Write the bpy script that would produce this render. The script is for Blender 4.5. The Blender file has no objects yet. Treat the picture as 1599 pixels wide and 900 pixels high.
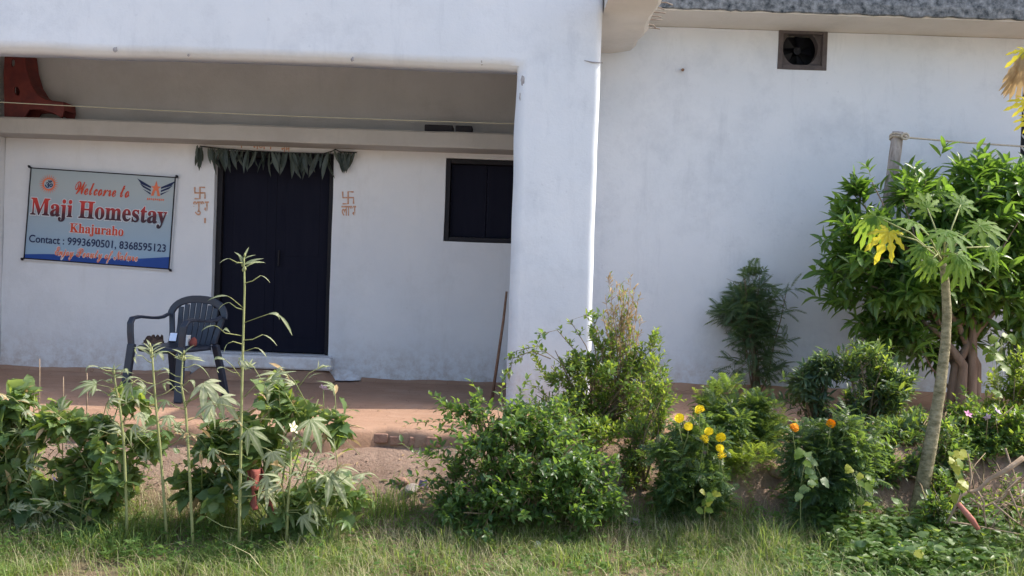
import bpy, bmesh, math, random
import numpy as np
from mathutils import Vector, Matrix, noise
random.seed(7); rng = np.random.default_rng(7)
S = bpy.context.scene
COL = S.collection
R = math.radians

# ------------------------------------------------------------------ camera, sky, sun
F, PITCH, ROLL, CAMZ = 1536.0, R(1.0), R(1.95), 1.08
fwd = Vector((0, math.cos(PITCH), -math.sin(PITCH)))
r0 = Vector((1, 0, 0)); u0 = Vector((0, math.sin(PITCH), math.cos(PITCH)))
right = r0*math.cos(ROLL) + u0*math.sin(ROLL)
up = -r0*math.sin(ROLL) + u0*math.cos(ROLL)
CAM = Vector((0, 0, CAMZ))
cam = bpy.data.objects.new('camera', bpy.data.cameras.new('camera')); COL.objects.link(cam)
m = Matrix.Identity(4)
for i in range(3):
    m[i][0] = right[i]; m[i][1] = up[i]; m[i][2] = -fwd[i]; m[i][3] = CAM[i]
cam.matrix_world = m
cam.data.sensor_width = 36; cam.data.lens = F/1599*36
cam.data.clip_start = 0.05; cam.data.clip_end = 2000
S.camera = cam

SUN = Vector((0.672, 0.120, 0.731)).normalized()
w = bpy.data.worlds.new("World"); S.world = w; w.use_nodes = True
nt = w.node_tree; sk = nt.nodes.new('ShaderNodeTexSky'); sk.sky_type = 'NISHITA'; sk.sun_disc = False
sk.sun_elevation = math.asin(SUN.z); sk.sun_rotation = math.atan2(SUN.x, SUN.y)
sk.dust_density = 3.0; sk.air_density = 1.0; sk.ozone_density = 1.0
nt.links.new(sk.outputs[0], nt.nodes['Background'].inputs[0]); nt.nodes['Background'].inputs[1].default_value = 0.15
sl = bpy.data.lights.new('sun', 'SUN'); sl.energy = 2.8; sl.angle = R(0.6); sl.color = (1.0, 0.93, 0.82)
so = bpy.data.objects.new('sun', sl); COL.objects.link(so)
so.rotation_euler = SUN.to_track_quat('Z', 'Y').to_euler(); so.location = (6, 6, 12)
S.view_settings.view_transform = 'Standard'; S.view_settings.look = 'None'
S.view_settings.exposure = 1.08; S.view_settings.gamma = 1.0
S.view_settings.use_curve_mapping = False

# ------------------------------------------------------------------ helpers
def P(px, py, Y):                       # a photo pixel at depth Y as a world point
    d = right*((px-799.5)/F) - up*((py-449.5)/F) + fwd
    return CAM + d*(Y/d.y)
def link(o, parent=None):
    COL.objects.link(o)
    if parent is not None: o.parent = parent
    return o
def empty(name, loc, label, cat, group=None, rz=0):
    o = bpy.data.objects.new(name, None); COL.objects.link(o); o.location = loc
    o.rotation_euler = (0, 0, rz); o.empty_display_size = 0.1
    tag(o, label, cat, group); return o
def tag(o, label=None, cat=None, group=None, kind=None):
    if label: o['label'] = label
    if cat: o['category'] = cat
    if group: o['group'] = group
    if kind: o['kind'] = kind
    return o
class MB:
    def __init__(s): s.v = []; s.f = []; s.mi = []
    def add(s, vs, fs, mi=0):
        n = len(s.v); s.v += [tuple(v) for v in vs]; s.f += [tuple(i+n for i in f) for f in fs]; s.mi += [mi]*len(fs)
    def box(s, x0, x1, y0, y1, z0, z1):
        s.add([(x0,y0,z0),(x1,y0,z0),(x1,y1,z0),(x0,y1,z0),(x0,y0,z1),(x1,y0,z1),(x1,y1,z1),(x0,y1,z1)],
              [(0,3,2,1),(4,5,6,7),(0,1,5,4),(1,2,6,5),(2,3,7,6),(3,0,4,7)])
    def tube(s, pts, rad, n=6, cap=True, flat=1.0):
        pts = [Vector(p) for p in pts]
        if not hasattr(rad, '__len__'): rad = [rad]*len(pts)
        vs = []; fs = []; prev = None
        for i, p in enumerate(pts):
            t = (pts[min(i+1, len(pts)-1)] - pts[max(i-1, 0)])
            t = t.normalized() if t.length > 1e-9 else Vector((0,0,1))
            a = prev if prev is not None else (Vector((1,0,0)) if abs(t.x) < .9 else Vector((0,1,0)))
            a = (a - t*a.dot(t)).normalized(); prev = a; b = t.cross(a)
            for k in range(n):
                q = 2*math.pi*k/n; vs.append(p + (a*math.cos(q) + b*math.sin(q))*rad[i])
        for i in range(len(pts)-1):
            for k in range(n):
                fs.append((i*n+k, i*n+(k+1)%n, (i+1)*n+(k+1)%n, (i+1)*n+k))
        if cap: fs.append(tuple(range(n))[::-1]); fs.append(tuple((len(pts)-1)*n+k for k in range(n)))
        s.add(vs, fs)
    def sweep(s, pts, wv, th):                       # a flat strip: width vectors wv, thickness th
        pts = [Vector(p) for p in pts]
        if isinstance(wv, Vector): wv = [wv]*len(pts)
        vs = []; fs = []
        for i, p in enumerate(pts):
            t = (pts[min(i+1, len(pts)-1)] - pts[max(i-1, 0)]).normalized()
            nn = t.cross(wv[i]).normalized()*th*.5; h = wv[i]*.5
            vs += [p-h-nn, p+h-nn, p+h+nn, p-h+nn]
        for i in range(len(pts)-1):
            for k in range(4): fs.append((i*4+k, i*4+(k+1)%4, i*4+4+(k+1)%4, i*4+4+k))
        e = (len(pts)-1)*4; fs += [(3,2,1,0), (e,e+1,e+2,e+3)]
        s.add(vs, fs)
    def mesh(s, name, mats, smooth=False):
        me = bpy.data.meshes.new(name); me.from_pydata(s.v, [], s.f)
        for mm in (mats if isinstance(mats, (list, tuple)) else [mats]): me.materials.append(mm)
        if any(s.mi): me.polygons.foreach_set('material_index', s.mi)
        if smooth: me.polygons.foreach_set('use_smooth', [True]*len(me.polygons))
        me.update(); return me
    def build(s, name, mats, parent=None, smooth=False, bevel=0, seg=2, fixn=False):
        me = s.mesh(name, mats, smooth)
        if fixn:
            bm = bmesh.new(); bm.from_mesh(me); bmesh.ops.recalc_face_normals(bm, faces=bm.faces); bm.to_mesh(me); bm.free()
        o = link(bpy.data.objects.new(name, me), parent)
        if bevel:
            md = o.modifiers.new('bevel', 'BEVEL'); md.width = bevel; md.segments = seg; md.limit_method = 'ANGLE'
        return o

# ------------------------------------------------------------------ materials
def nodes(name):
    mt = bpy.data.materials.new(name); mt.use_nodes = True
    return mt, mt.node_tree, mt.node_tree.nodes['Principled BSDF']
def ramp(t, fac, stops):
    r = t.nodes.new('ShaderNodeValToRGB'); e = r.color_ramp.elements
    while len(e) < len(stops): e.new(.5)
    for el, (p, c) in zip(e, stops): el.position = p; el.color = (*c, 1)
    t.links.new(fac, r.inputs[0]); return r.outputs[0]
def noisetex(t, scale, detail=4, rough=.6, stretch=None):
    tc = t.nodes.new('ShaderNodeTexCoord'); n = t.nodes.new('ShaderNodeTexNoise')
    n.inputs['Scale'].default_value = scale; n.inputs['Detail'].default_value = detail; n.inputs['Roughness'].default_value = rough
    if stretch:
        mp = t.nodes.new('ShaderNodeMapping'); mp.inputs['Scale'].default_value = stretch
        t.links.new(tc.outputs['Object'], mp.inputs[0]); t.links.new(mp.outputs[0], n.inputs['Vector'])
    else: t.links.new(tc.outputs['Object'], n.inputs['Vector'])
    return n.outputs['Fac']
def mixc(t, fac, a, b, mode='MIX'):
    x = t.nodes.new('ShaderNodeMix'); x.data_type = 'RGBA'; x.blend_type = mode
    for sock, val in ((x.inputs[0], fac), (x.inputs[6], a), (x.inputs[7], b)):
        if hasattr(val, 'links') or hasattr(val, 'is_output'): t.links.new(val, sock)
        elif isinstance(val, tuple): sock.default_value = (*val, 1)
        else: sock.default_value = val
    return x.outputs[2]
def addbump(t, b, h, strength, dist=.01):
    bp = t.nodes.new('ShaderNodeBump'); bp.inputs['Strength'].default_value = strength; bp.inputs['Distance'].default_value = dist
    t.links.new(h, bp.inputs['Height']); t.links.new(bp.outputs[0], b.inputs['Normal'])
def mat(name, c1, c2=None, scale=6, rough=.7, bump=0, bscale=60, spec=.3, stretch=None, metal=0):
    mt, t, b = nodes(name)
    b.inputs['Roughness'].default_value = rough; b.inputs['Specular IOR Level'].default_value = spec; b.inputs['Metallic'].default_value = metal
    if c2: t.links.new(ramp(t, noisetex(t, scale, 5, .65, stretch), [(.3, c1), (.7, c2)]), b.inputs['Base Color'])
    else: b.inputs['Base Color'].default_value = (*c1, 1)
    if bump: addbump(t, b, noisetex(t, bscale, 4), bump)
    return mt
def wallmat(name, a, bcol, stain, amt):
    mt, t, b = nodes(name); b.inputs['Roughness'].default_value = .9; b.inputs['Specular IOR Level'].default_value = .15
    base = ramp(t, noisetex(t, 1.3, 6, .6), [(.32, a), (.7, bcol)])
    streak = ramp(t, noisetex(t, 2.2, 7, .75, (2.6, 1, .45)), [(.54, (0,0,0)), (.80, (amt*.8,)*3)])
    c = mixc(t, streak, base, stain)
    blot = ramp(t, noisetex(t, 1.5, 9, .74), [(.50, (0,0,0)), (.76, (amt,)*3)])
    c = mixc(t, blot, c, stain)
    dots = ramp(t, noisetex(t, 21, 3, .5), [(.70, (0,0,0)), (.78, (amt*.6,)*3)])
    c = mixc(t, dots, c, stain)
    tc = t.nodes.new('ShaderNodeTexCoord'); sp = t.nodes.new('ShaderNodeSeparateXYZ'); t.links.new(tc.outputs['Object'], sp.inputs[0])
    mr = t.nodes.new('ShaderNodeMapRange'); mr.inputs[1].default_value = .42; mr.inputs[2].default_value = 0; t.links.new(sp.outputs[2], mr.inputs[0])
    mu = t.nodes.new('ShaderNodeMath'); mu.operation = 'MULTIPLY'; t.links.new(mr.outputs[0], mu.inputs[0])
    t.links.new(ramp(t, noisetex(t, 11, 8, .75), [(.42, (0,0,0)), (.66, (.75,)*3)]), mu.inputs[1])
    c = mixc(t, mu.outputs[0], c, (.42,.32,.26))                       # mud splashed up from the ground
    t.links.new(c, b.inputs['Base Color'])
    addbump(t, b, noisetex(t, 7, 9, .78), .45, .014)
    return mt
def leafmat(name, dark, lite, trans=.38, tcol=None, rough=.42, spec=.35):
    mt, t, b = nodes(name)
    at = t.nodes.new('ShaderNodeAttribute'); at.attribute_name = 'rnd'
    sg = t.nodes.new('ShaderNodeAttribute'); sg.attribute_name = 'single'
    oi = t.nodes.new('ShaderNodeObjectInfo'); mu = t.nodes.new('ShaderNodeMath'); mu.operation = 'MULTIPLY_ADD'
    t.links.new(sg.outputs['Fac'], mu.inputs[0]); t.links.new(oi.outputs['Random'], mu.inputs[1]); t.links.new(at.outputs['Fac'], mu.inputs[2])
    mid = tuple((x+y)/2 for x, y in zip(dark, lite))
    c = ramp(t, mu.outputs[0], [(0, dark), (.6, mid), (1, lite)])
    c = mixc(t, ramp(t, noisetex(t, 9, 3), [(.35, (0,0,0)), (.75, (.5,.5,.5))]), c, tuple(x*1.35 for x in lite))
    rb = t.nodes.new('ShaderNodeAttribute'); rb.attribute_name = 'rib'
    c = mixc(t, ramp(t, rb.outputs['Fac'], [(.62, (0,0,0)), (.95, (.55,)*3)]), c, tuple(min(.6, x*1.5+.07) for x in lite))
    t.links.new(c, b.inputs['Base Color']); b.inputs['Roughness'].default_value = rough; b.inputs['Specular IOR Level'].default_value = spec
    tr = t.nodes.new('ShaderNodeBsdfTranslucent')
    tc = mixc(t, .75, c, tcol or (min(.5,lite[0]*3.4), min(.62,lite[1]*3.0), lite[2]*1.1)); t.links.new(tc, tr.inputs[0])
    mx = t.nodes.new('ShaderNodeMixShader'); mx.inputs[0].default_value = trans
    t.links.new(b.outputs[0], mx.inputs[1]); t.links.new(tr.outputs[0], mx.inputs[2])
    t.links.new(mx.outputs[0], t.nodes['Material Output'].inputs[0])
    return mt
M = {}
M['white'] = wallmat('whitewash', (.675,.72,.785), (.745,.78,.835), (.42,.46,.53), .45)
M['white_in'] = wallmat('porch_whitewash', (.72,.73,.76), (.80,.80,.81), (.55,.54,.53), .35)
M['raw'] = wallmat('raw_plaster', (.42,.425,.44), (.49,.495,.51), (.34,.33,.335), .6)
M['ledge'] = wallmat('ledge_plaster', (.42,.39,.36), (.49,.46,.42), (.32,.29,.26), .5)
M['soffit'] = wallmat('soffit_plaster', (.62,.58,.53), (.70,.66,.61), (.48,.45,.40), .4)
M['moss'] = mat('mossy_concrete', (.02,.028,.036), (.34,.36,.38), 17, .95, .8, 40, .1)
M['door'] = mat('dark_door_paint', (.012,.0128,.023), (.016,.0165,.027), 3, .85, .1, 30, .06, (6,1,.6))
M['frame'] = mat('dark_timber', (.009,.009,.014), (.017,.014,.018), 8, .6, .2, 50)
M['ventframe'] = mat('vent_frame_paint', (.07,.062,.065), (.12,.10,.10), 14, .7, .2, 60)
M['black'] = mat('fan_black', (.004,.005,.010), None, rough=.5)  # near-black puts the fan hole's shade into blades and backing
M['steel'] = mat('rusty_bar', (.16,.11,.08), (.30,.26,.22), 40, .7, .2)
M['cement'] = mat('grey_cement', (.26,.25,.26), (.42,.41,.42), 30, .95, .5, 60, .1)
M['orange_paint'] = mat('vermilion_paint', (.58,.24,.10), (.66,.46,.36), 40, .9)
M['chair'] = mat('dark_blue_plastic', (.018,.024,.042), (.028,.036,.058), 9, .38, .05, 60, .45)
M['red_plastic'] = mat('red_plastic', (.075,.015,.017), (.18,.034,.026), 7, .5, .1, 40, .35)
M['cord'] = mat('yellow_cord', (.34,.31,.20), (.44,.40,.27), 30, .8)
M['rope'] = mat('jute_rope', (.42,.36,.28), (.60,.54,.45), 60, .9, .3, 120)
M['post'] = mat('grey_post_timber', (.20,.17,.155), (.54,.49,.46), 26, .95, .9, 50, .1, (1,1,.22))
M['stick'] = mat('brown_stick', (.20,.11,.07), (.32,.20,.14), 25, .85, .3)
M['bark'] = mat('tree_bark', (.17,.115,.085), (.29,.215,.165), 16, .9, .8, 40, .15, (1,1,.22))
M['papbark'] = mat('papaya_bark', (.11,.10,.05), (.40,.35,.23), 20, .85, 1.0, 38, .2, (1,1,2.0))
M['stem_green'] = mat('green_stem', (.16,.21,.07), (.26,.28,.13), 20, .6)
M['stem_pale'] = mat('pale_stem', (.20,.23,.085), (.33,.34,.16), 20, .65)
M['twig'] = mat('brown_twig', (.13,.10,.06), (.24,.18,.11), 30, .85)
M['dry'] = mat('dry_branch', (.26,.18,.115), (.42,.32,.23), 18, .9, .4, 60)
M['redstick'] = mat('peeled_red_branch', (.34,.10,.075), (.45,.19,.14), 18, .7, .3, 50)
M['redcloth'] = mat('maroon_cloth', (.16,.035,.03), (.34,.11,.09), 12, .9, .3, 80)
M['stone'] = mat('field_stone', (.26,.22,.20), (.40,.36,.34), 14, .95, .6, 40, .1)
M['road'] = mat('pale_dirt_road', (.38,.33,.28), (.50,.44,.38), 3, .95, .5, 40, .1)  # pale tone for the added ground that throws light back at the house
M['brick'] = mat('earth_brick', (.30,.165,.12), (.38,.24,.185), 20, .95, .6, 50, .1)
M['yellow'] = mat('marigold_yellow', (.86,.66,.010), (.92,.76,.03), 60, .7)
M['orange'] = mat('marigold_orange', (.80,.30,.005), (.88,.42,.012), 60, .7)
M['pink'] = mat('pink_petal', (.62,.22,.42), (.74,.36,.55), 40, .7)
M['lilac'] = mat('lilac_petal', (.45,.32,.48), (.58,.44,.60), 40, .7)
M['cream'] = mat('cream_petal', (.78,.74,.48), (.85,.82,.62), 40, .7)
M['paper'] = mat('white_paper', (.68,.69,.72), (.78,.79,.80), 20, .7)
M['dark_cloth'] = mat('dark_brown_cloth', (.028,.018,.016), (.085,.055,.042), 26, .9, .4, 60)
M['print_red'] = mat('print_red', (.62,.07,.03), None, rough=.6)
M['print_navy'] = mat('print_navy', (.015,.025,.085), None, rough=.6)
M['print_blue'] = mat('print_blue', (.012,.055,.26), (.02,.075,.32), 4, .55)
M['print_white'] = mat('print_white', (.66,.67,.70), None, rough=.6)
M['print_orange'] = mat('print_orange', (.78,.20,.10), None, rough=.6)
M['litter'] = mat('purple_wrapper', (.10,.06,.22), (.35,.30,.5), 40, .5)
def vgrad(name, stops, rough=.55):                 # printed gradient along the object's own height
    mt, t, b = nodes(name); tc = t.nodes.new('ShaderNodeTexCoord'); sp = t.nodes.new('ShaderNodeSeparateXYZ')
    t.links.new(tc.outputs['Generated'], sp.inputs[0]); t.links.new(ramp(t, sp.outputs[2], stops), b.inputs['Base Color'])
    b.inputs['Roughness'].default_value = rough; return mt
M['banner'] = vgrad('banner_print', [(.05, (.27,.42,.58)), (.35, (.33,.43,.52)), (.8, (.42,.47,.48)), (1, (.38,.44,.46))])
M['title'] = vgrad('title_print', [(.12, (.025,.006,.02)), (.42, (.07,.008,.02)), (.75, (.52,.025,.02)), (1, (.60,.05,.03))])

M['lf_tree'] = leafmat('tree_leaf', (.024,.070,.032), (.098,.190,.044), .44, rough=.36, spec=.55)
M['lf_bush'] = leafmat('bush_leaf', (.022,.062,.034), (.105,.185,.056), .44, rough=.40, spec=.55)
M['lf_fresh'] = leafmat('fresh_leaf', (.048,.125,.028), (.170,.255,.058), .50, spec=.5)
M['lf_neem'] = leafmat('feathery_leaf', (.026,.062,.044), (.085,.145,.080), .40, spec=.5)
M['lf_mari'] = leafmat('marigold_leaf', (.030,.074,.042), (.105,.175,.062), .42, spec=.5)
M['lf_broad'] = leafmat('broad_leaf', (.034,.098,.044), (.185,.265,.110), .48, spec=.5)
M['lf_okra'] = leafmat('okra_leaf', (.120,.170,.070), (.36,.38,.25), .40, rough=.6)
M['lf_pap'] = leafmat('papaya_leaf', (.050,.125,.030), (.125,.215,.042), .48, rough=.6, spec=.2)
M['lf_yel'] = leafmat('yellow_leaf', (.52,.45,.03), (.70,.60,.05), .40, (.85,.75,.06))
M['lf_tan'] = leafmat('dry_tan_leaf', (.30,.20,.10), (.50,.37,.20), .30, (.6,.42,.2))
M['lf_vine'] = leafmat('vine_leaf', (.070,.145,.022), (.15,.22,.035), .44)
M['lf_vy'] = leafmat('yellowing_vine_leaf', (.20,.24,.035), (.44,.44,.06), .42, (.6,.6,.08))
M['lf_toran'] = leafmat('dried_mango_leaf', (.022,.034,.034), (.085,.105,.090), .12)
M['lf_weed'] = leafmat('weed_leaf', (.038,.100,.028), (.115,.190,.050), .42)
M['grass'] = leafmat('grass_blade', (.060,.145,.034), (.23,.31,.10), .45, rough=.55)
M['straw'] = leafmat('straw_blade', (.28,.25,.13), (.56,.51,.32), .30, (.55,.5,.3))

# ground and floor
def soil():
    mt, t, b = nodes('bare_earth'); b.inputs['Roughness'].default_value = .97; b.inputs['Specular IOR Level'].default_value = .08
    c = ramp(t, noisetex(t, 2.2, 8, .7), [(.3, (.25,.175,.135)), (.55, (.37,.265,.205)), (.75, (.46,.35,.28))])
    c = mixc(t, ramp(t, noisetex(t, 26, 5, .7), [(.45, (0,0,0)), (.7, (.6,.6,.6))]), c, (.20,.125,.09))
    tc = t.nodes.new('ShaderNodeTexCoord'); sp = t.nodes.new('ShaderNodeSeparateXYZ'); t.links.new(tc.outputs['Object'], sp.inputs[0])
    mr = t.nodes.new('ShaderNodeMapRange'); mr.inputs[1].default_value = -.34; mr.inputs[2].default_value = -.48; t.links.new(sp.outputs[2], mr.inputs[0])
    g = t.nodes.new('ShaderNodeMath'); g.operation = 'MULTIPLY'; t.links.new(mr.outputs[0], g.inputs[0])
    t.links.new(ramp(t, noisetex(t, 3.5, 6, .7), [(.36, (.1,)*3), (.6, (.8,)*3)]), g.inputs[1])
    c = mixc(t, g.outputs[0], c, (.15,.145,.06)); t.links.new(c, b.inputs['Base Color'])
    addbump(t, b, noisetex(t, 22, 8, .75), .9, .03); return mt
def mudfloor():
    mt, t, b = nodes('mud_plaster_floor'); b.inputs['Roughness'].default_value = .95; b.inputs['Specular IOR Level'].default_value = .1
    c = ramp(t, noisetex(t, 1.6, 7, .65), [(.3, (.32,.195,.133)), (.55, (.385,.240,.165)), (.75, (.44,.298,.218))])
    c = mixc(t, ramp(t, noisetex(t, 7, 6, .7, (.4,1.6,1)), [(.48, (0,0,0)), (.75, (.5,)*3)]), c, (.48,.33,.25))
    t.links.new(c, b.inputs['Base Color']); vo = t.nodes.new('ShaderNodeTexVoronoi'); vo.feature = 'DISTANCE_TO_EDGE'; vo.inputs['Scale'].default_value = 3.2
    tc = t.nodes.new('ShaderNodeTexCoord'); wn = t.nodes.new('ShaderNodeTexNoise'); wn.inputs['Scale'].default_value = 4; t.links.new(tc.outputs['Object'], wn.inputs['Vector'])
    va = t.nodes.new('ShaderNodeVectorMath'); va.operation = 'MULTIPLY_ADD'; va.inputs[1].default_value = (.35,)*3; t.links.new(wn.outputs['Color'], va.inputs[0]); t.links.new(tc.outputs['Object'], va.inputs[2]); t.links.new(va.outputs[0], vo.inputs['Vector'])
    c = mixc(t, ramp(t, vo.outputs['Distance'], [(0, (.55,)*3), (.012, (0,0,0))]), c, (.16,.09,.06)); t.links.new(c, b.inputs['Base Color'])
    addbump(t, b, noisetex(t, 14, 9, .75), .7, .016); return mt
M['soil'] = soil(); M['mud'] = mudfloor()

def nz(x, y, z=0): return noise.noise((x, y, z))
PROF = [(-400,-.62),(4.5,-.58),(5.2,-.55),(5.7,-.50),(6.05,-.39),(6.3,-.22),(6.5,-.12),(6.75,-.13),(7.2,-.3),(400,-.3)]
def gz(x, y):
    z = float(np.interp(y, [p[0] for p in PROF], [p[1] for p in PROF]))
    k = max(0, min(1, (9-abs(x))/3))
    z += .025*nz(x*1.3, y*1.3, 3) + .010*nz(x*5, y*5, 9)*k
    z += .10*math.exp(-((x+.10)/.32)**2 - ((y-6.42)/.2)**2)
    z += .115*max(0,min(1,(x-.1)/.5))*math.exp(-((min(y,6.5)-6.5)/.28)**2)*(1 if y < 7.2 else 0)
    z -= .03*math.exp(-((x+.85)/.35)**2 - ((y-6.45)/.15)**2)
    return z
def edgeY(x):
    return 6.47 + .045*nz(x*1.7, 5.1) + .03*nz(x*6, 1.1) + .014*nz(x*15, 3.3) + .10*math.exp(-((x+.82)/.28)**2)
def ground(x, y): return 0.0 if y > edgeY(x)+.02 else gz(x, y)
def G(px, Y):
    p = P(px, 700, Y); x = p.x
    z = ground(x, Y)
    # roll moves x with height: solve once more
    for _ in range(3):
        d = Vector((x, Y, z)) - CAM
        sx = 799.5 + F*d.dot(right)/d.dot(fwd)
        x += (px-sx)*Y/F; z = ground(x, Y)
    return Vector((x, Y, z))

# ------------------------------------------------------------------ setting: ground and veranda floor
def axis(lo, hi, step, out):
    a = list(np.arange(lo, hi+1e-6, step)); return [lo-o for o in out[::-1]] + a + [hi+o for o in out]
xs = axis(-6, 6, .06, [1,3,8,20,60,200,500]); ys = axis(4.2, 7.2, .05, [1,3,8,20,60,200,500])
mb = MB(); nx = len(xs)
mb.add([(x, y, gz(x, y)) for y in ys for x in xs],
       [(j*nx+i, j*nx+i+1, (j+1)*nx+i+1, (j+1)*nx+i) for j in range(len(ys)-1) for i in range(nx-1)])
tag(mb.build('ground', M['soil'], smooth=True), kind='structure')

mb = MB(); rx = axis(-30, 30, .5, [5,20,60,150,300]); ry = [-9,-7,-4,-1,2,3,3.4,3.7,3.95]
mb.add([(x, y + (.25*nz(x*.8,4) if y in (3.95,) else 0), gz(x, y)+.012+(.02 if -7 < y < 3.5 else -.005)) for y in ry for x in rx],
       [(j*len(rx)+i, j*len(rx)+i+1, (j+1)*len(rx)+i+1, (j+1)*len(rx)+i) for j in range(len(ry)-1) for i in range(len(rx)-1)])
tag(mb.build('dirt_road', M['road'], smooth=True), kind='structure')  # unseen pale sheet, added to bounce sunlight into the porch
mb = MB(); fx = list(np.arange(-7, 9.01, .05)); rows = 16
vs = []
for x in fx:
    e = edgeY(x); h = .02*nz(x*9, 2)
    col = [(x, e-.015+h*.6, -.34), (x, e-.01+h, -.10), (x, e-.006, -.035+h*.3), (x, e+.02, -.008)]
    for k in range(rows-4):
        y = e+.08 + (9.35-e-.08)*k/(rows-5); col.append((x, y, .006*nz(x*1.5, y*1.5)))
    vs += col
mb.add(vs, [(i*rows+k, (i+1)*rows+k, (i+1)*rows+k+1, i*rows+k+1) for i in range(len(fx)-1) for k in range(rows-1)])
floor = tag(mb.build('veranda_floor', M['mud'], smooth=True), kind='structure')
bme = None
for i in range(4):                                   # exposed bricks under the eroded floor edge
    if bme is None:
        b = MB(); b.box(-.048,.048,-.05,.05,-.032,.032); bme = b.mesh('brick', M['brick'])
    o = link(bpy.data.objects.new('brick', bme), floor)
    x = -.84 + i*.118 + random.uniform(-.01,.01)
    o.location = (x, edgeY(x)+.034+random.uniform(-.012,.012), -.078+random.uniform(-.006,.006))
    o.rotation_euler = (random.uniform(-.1,.1), random.uniform(-.08,.08), random.uniform(-.12,.12))
    if i == 0:
        md = o.modifiers.new('bevel','BEVEL'); md.width=.008; md.segments=2
    else:
        md = o.modifiers.new('bevel','BEVEL'); md.width=.008; md.segments=2

# ------------------------------------------------------------------ house
house = empty('homestay_house', (0, 9.2, 0), 'whitewashed homestay house with open porch at left and blank wall at right', 'house')
def hb(mbx, name, mats, **k):
    o = mbx.build(name, mats, None, **k); o.parent = house; o.matrix_parent_inverse = Matrix.Translation((0,-9.2,0)); return o
def holed(x0, x1, z0, z1, opens, y0, y1, step, mfun=None, wob=.004):
    """wall slab y0..y1 with rectangular openings, plaster slightly uneven"""
    X = sorted({round(v,4) for v in [x0,x1]+[o[0] for o in opens]+[o[1] for o in opens] if x0 <= v <= x1})
    Z = sorted({round(v,4) for v in [z0,z1]+[o[2] for o in opens]+[o[3] for o in opens] if z0 <= v <= z1})
    def fill(A):
        out = []
        for a, b in zip(A[:-1], A[1:]):
            n = max(1, round((b-a)/step)); out += [a+(b-a)*k/n for k in range(n)]
        return out+[A[-1]]
    X = fill(X); Z = fill(Z); mbx = MB(); idx = {}
    def inside(i, k):
        if i < 0 or k < 0 or i >= len(X)-1 or k >= len(Z)-1: return False
        cx, cz = (X[i]+X[i+1])/2, (Z[k]+Z[k+1])/2
        return not any(o[0] < cx < o[1] and o[2] < cz < o[3] for o in opens)
    def vid(i, k, s):
        if (i,k,s) not in idx:
            x, z = X[i], Z[k]
            dx, dz = wob*1.5*nz(x*2.1, z*2.1, 5), wob*1.5*nz(x*2.1, z*2.1, 8)
            if s: y = y1
            else: y = y0 + wob*nz(x*1.7, z*1.7) + wob*.6*nz(x*6, z*6)
            idx[(i,k,s)] = len(mbx.v); mbx.v.append((x+dx, y, z+dz))
        return idx[(i,k,s)]
    for i in range(len(X)-1):
        for k in range(len(Z)-1):
            if not inside(i,k): continue
            mi = mfun((X[i]+X[i+1])/2, (Z[k]+Z[k+1])/2) if mfun else 0
            q = [(i,k),(i+1,k),(i+1,k+1),(i,k+1)]
            mbx.f.append(tuple(vid(*c,0) for c in q)); mbx.mi.append(mi)
            mbx.f.append(tuple(vid(*c,1) for c in q[::-1])); mbx.mi.append(mi)
            for (a, b, di, dk) in ((q[0],q[1],0,-1),(q[1],q[2],1,0),(q[2],q[3],0,1),(q[3],q[0],-1,0)):
                if not inside(i+di, k+dk):
                    mbx.f.append((vid(*b,0), vid(*a,0), vid(*a,1), vid(*b,1))); mbx.mi.append(mi)
    return mbx
DOOR = (-2.81, -1.70, .225, 2.12); WIN = (-.655, .12, 1.335, 2.11)
pv = [P(1215,47,9.2), P(1293,49,9.2), P(1290,110,9.2), P(1215,108,9.2)]
VENT = ((pv[0].x+pv[3].x)/2, (pv[1].x+pv[2].x)/2, (pv[2].z+pv[3].z)/2, (pv[0].z+pv[1].z)/2)
GATE = (4.695, 5.6, .0, 3.16)
back = holed(-4.77, 8.0, -.1, 3.398, [DOOR, WIN, VENT, GATE], 9.2, 9.42, .12,
             lambda x, z: (1 if z > 2.3 else 2) if x < .4 else 0)
hb(back, 'wall', [M['white'], M['raw'], M['white_in']])
frame = holed(-6.6, .64, -.12, 3.62, [(-4.95, -.02, -.2, 2.67)], 7.7, 7.98, .08, None, .009)
fo = hb(frame, 'porch_frame', M['white'])
bm = bmesh.new(); bm.from_mesh(fo.data)
re = [e for e in bm.edges if all(abs(v.co.x-.64) < .02 and v.co.y < 7.8 for v in e.verts)]
oe = [e for e in bm.edges if e.is_manifold and e.calc_face_angle(0) > 1 and all(v.co.y < 7.8 for v in e.verts) and e not in re]
bmesh.ops.bevel(bm, geom=re, offset=.055, segments=6, affect='EDGES', profile=.5)
bmesh.ops.bevel(bm, geom=[e for e in oe if e.is_valid], offset=.012, segments=2, affect='EDGES')
for f_ in bm.faces: f_.smooth = True
bm.to_mesh(fo.data); bm.free()
b = MB(); b.box(.38,.60,7.985,9.195,-.1,3.13); hb(b, 'side_wall', M['white_in'])
b = MB(); b.box(-5.0,-4.775,7.985,9.42,-.1,3.13); hb(b, 'side_wall', M['white_in'])
b = MB(); b.box(-6.6,.642,7.985,9.194,3.136,3.30); hb(b, 'porch_roof', M['soffit'])
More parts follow.
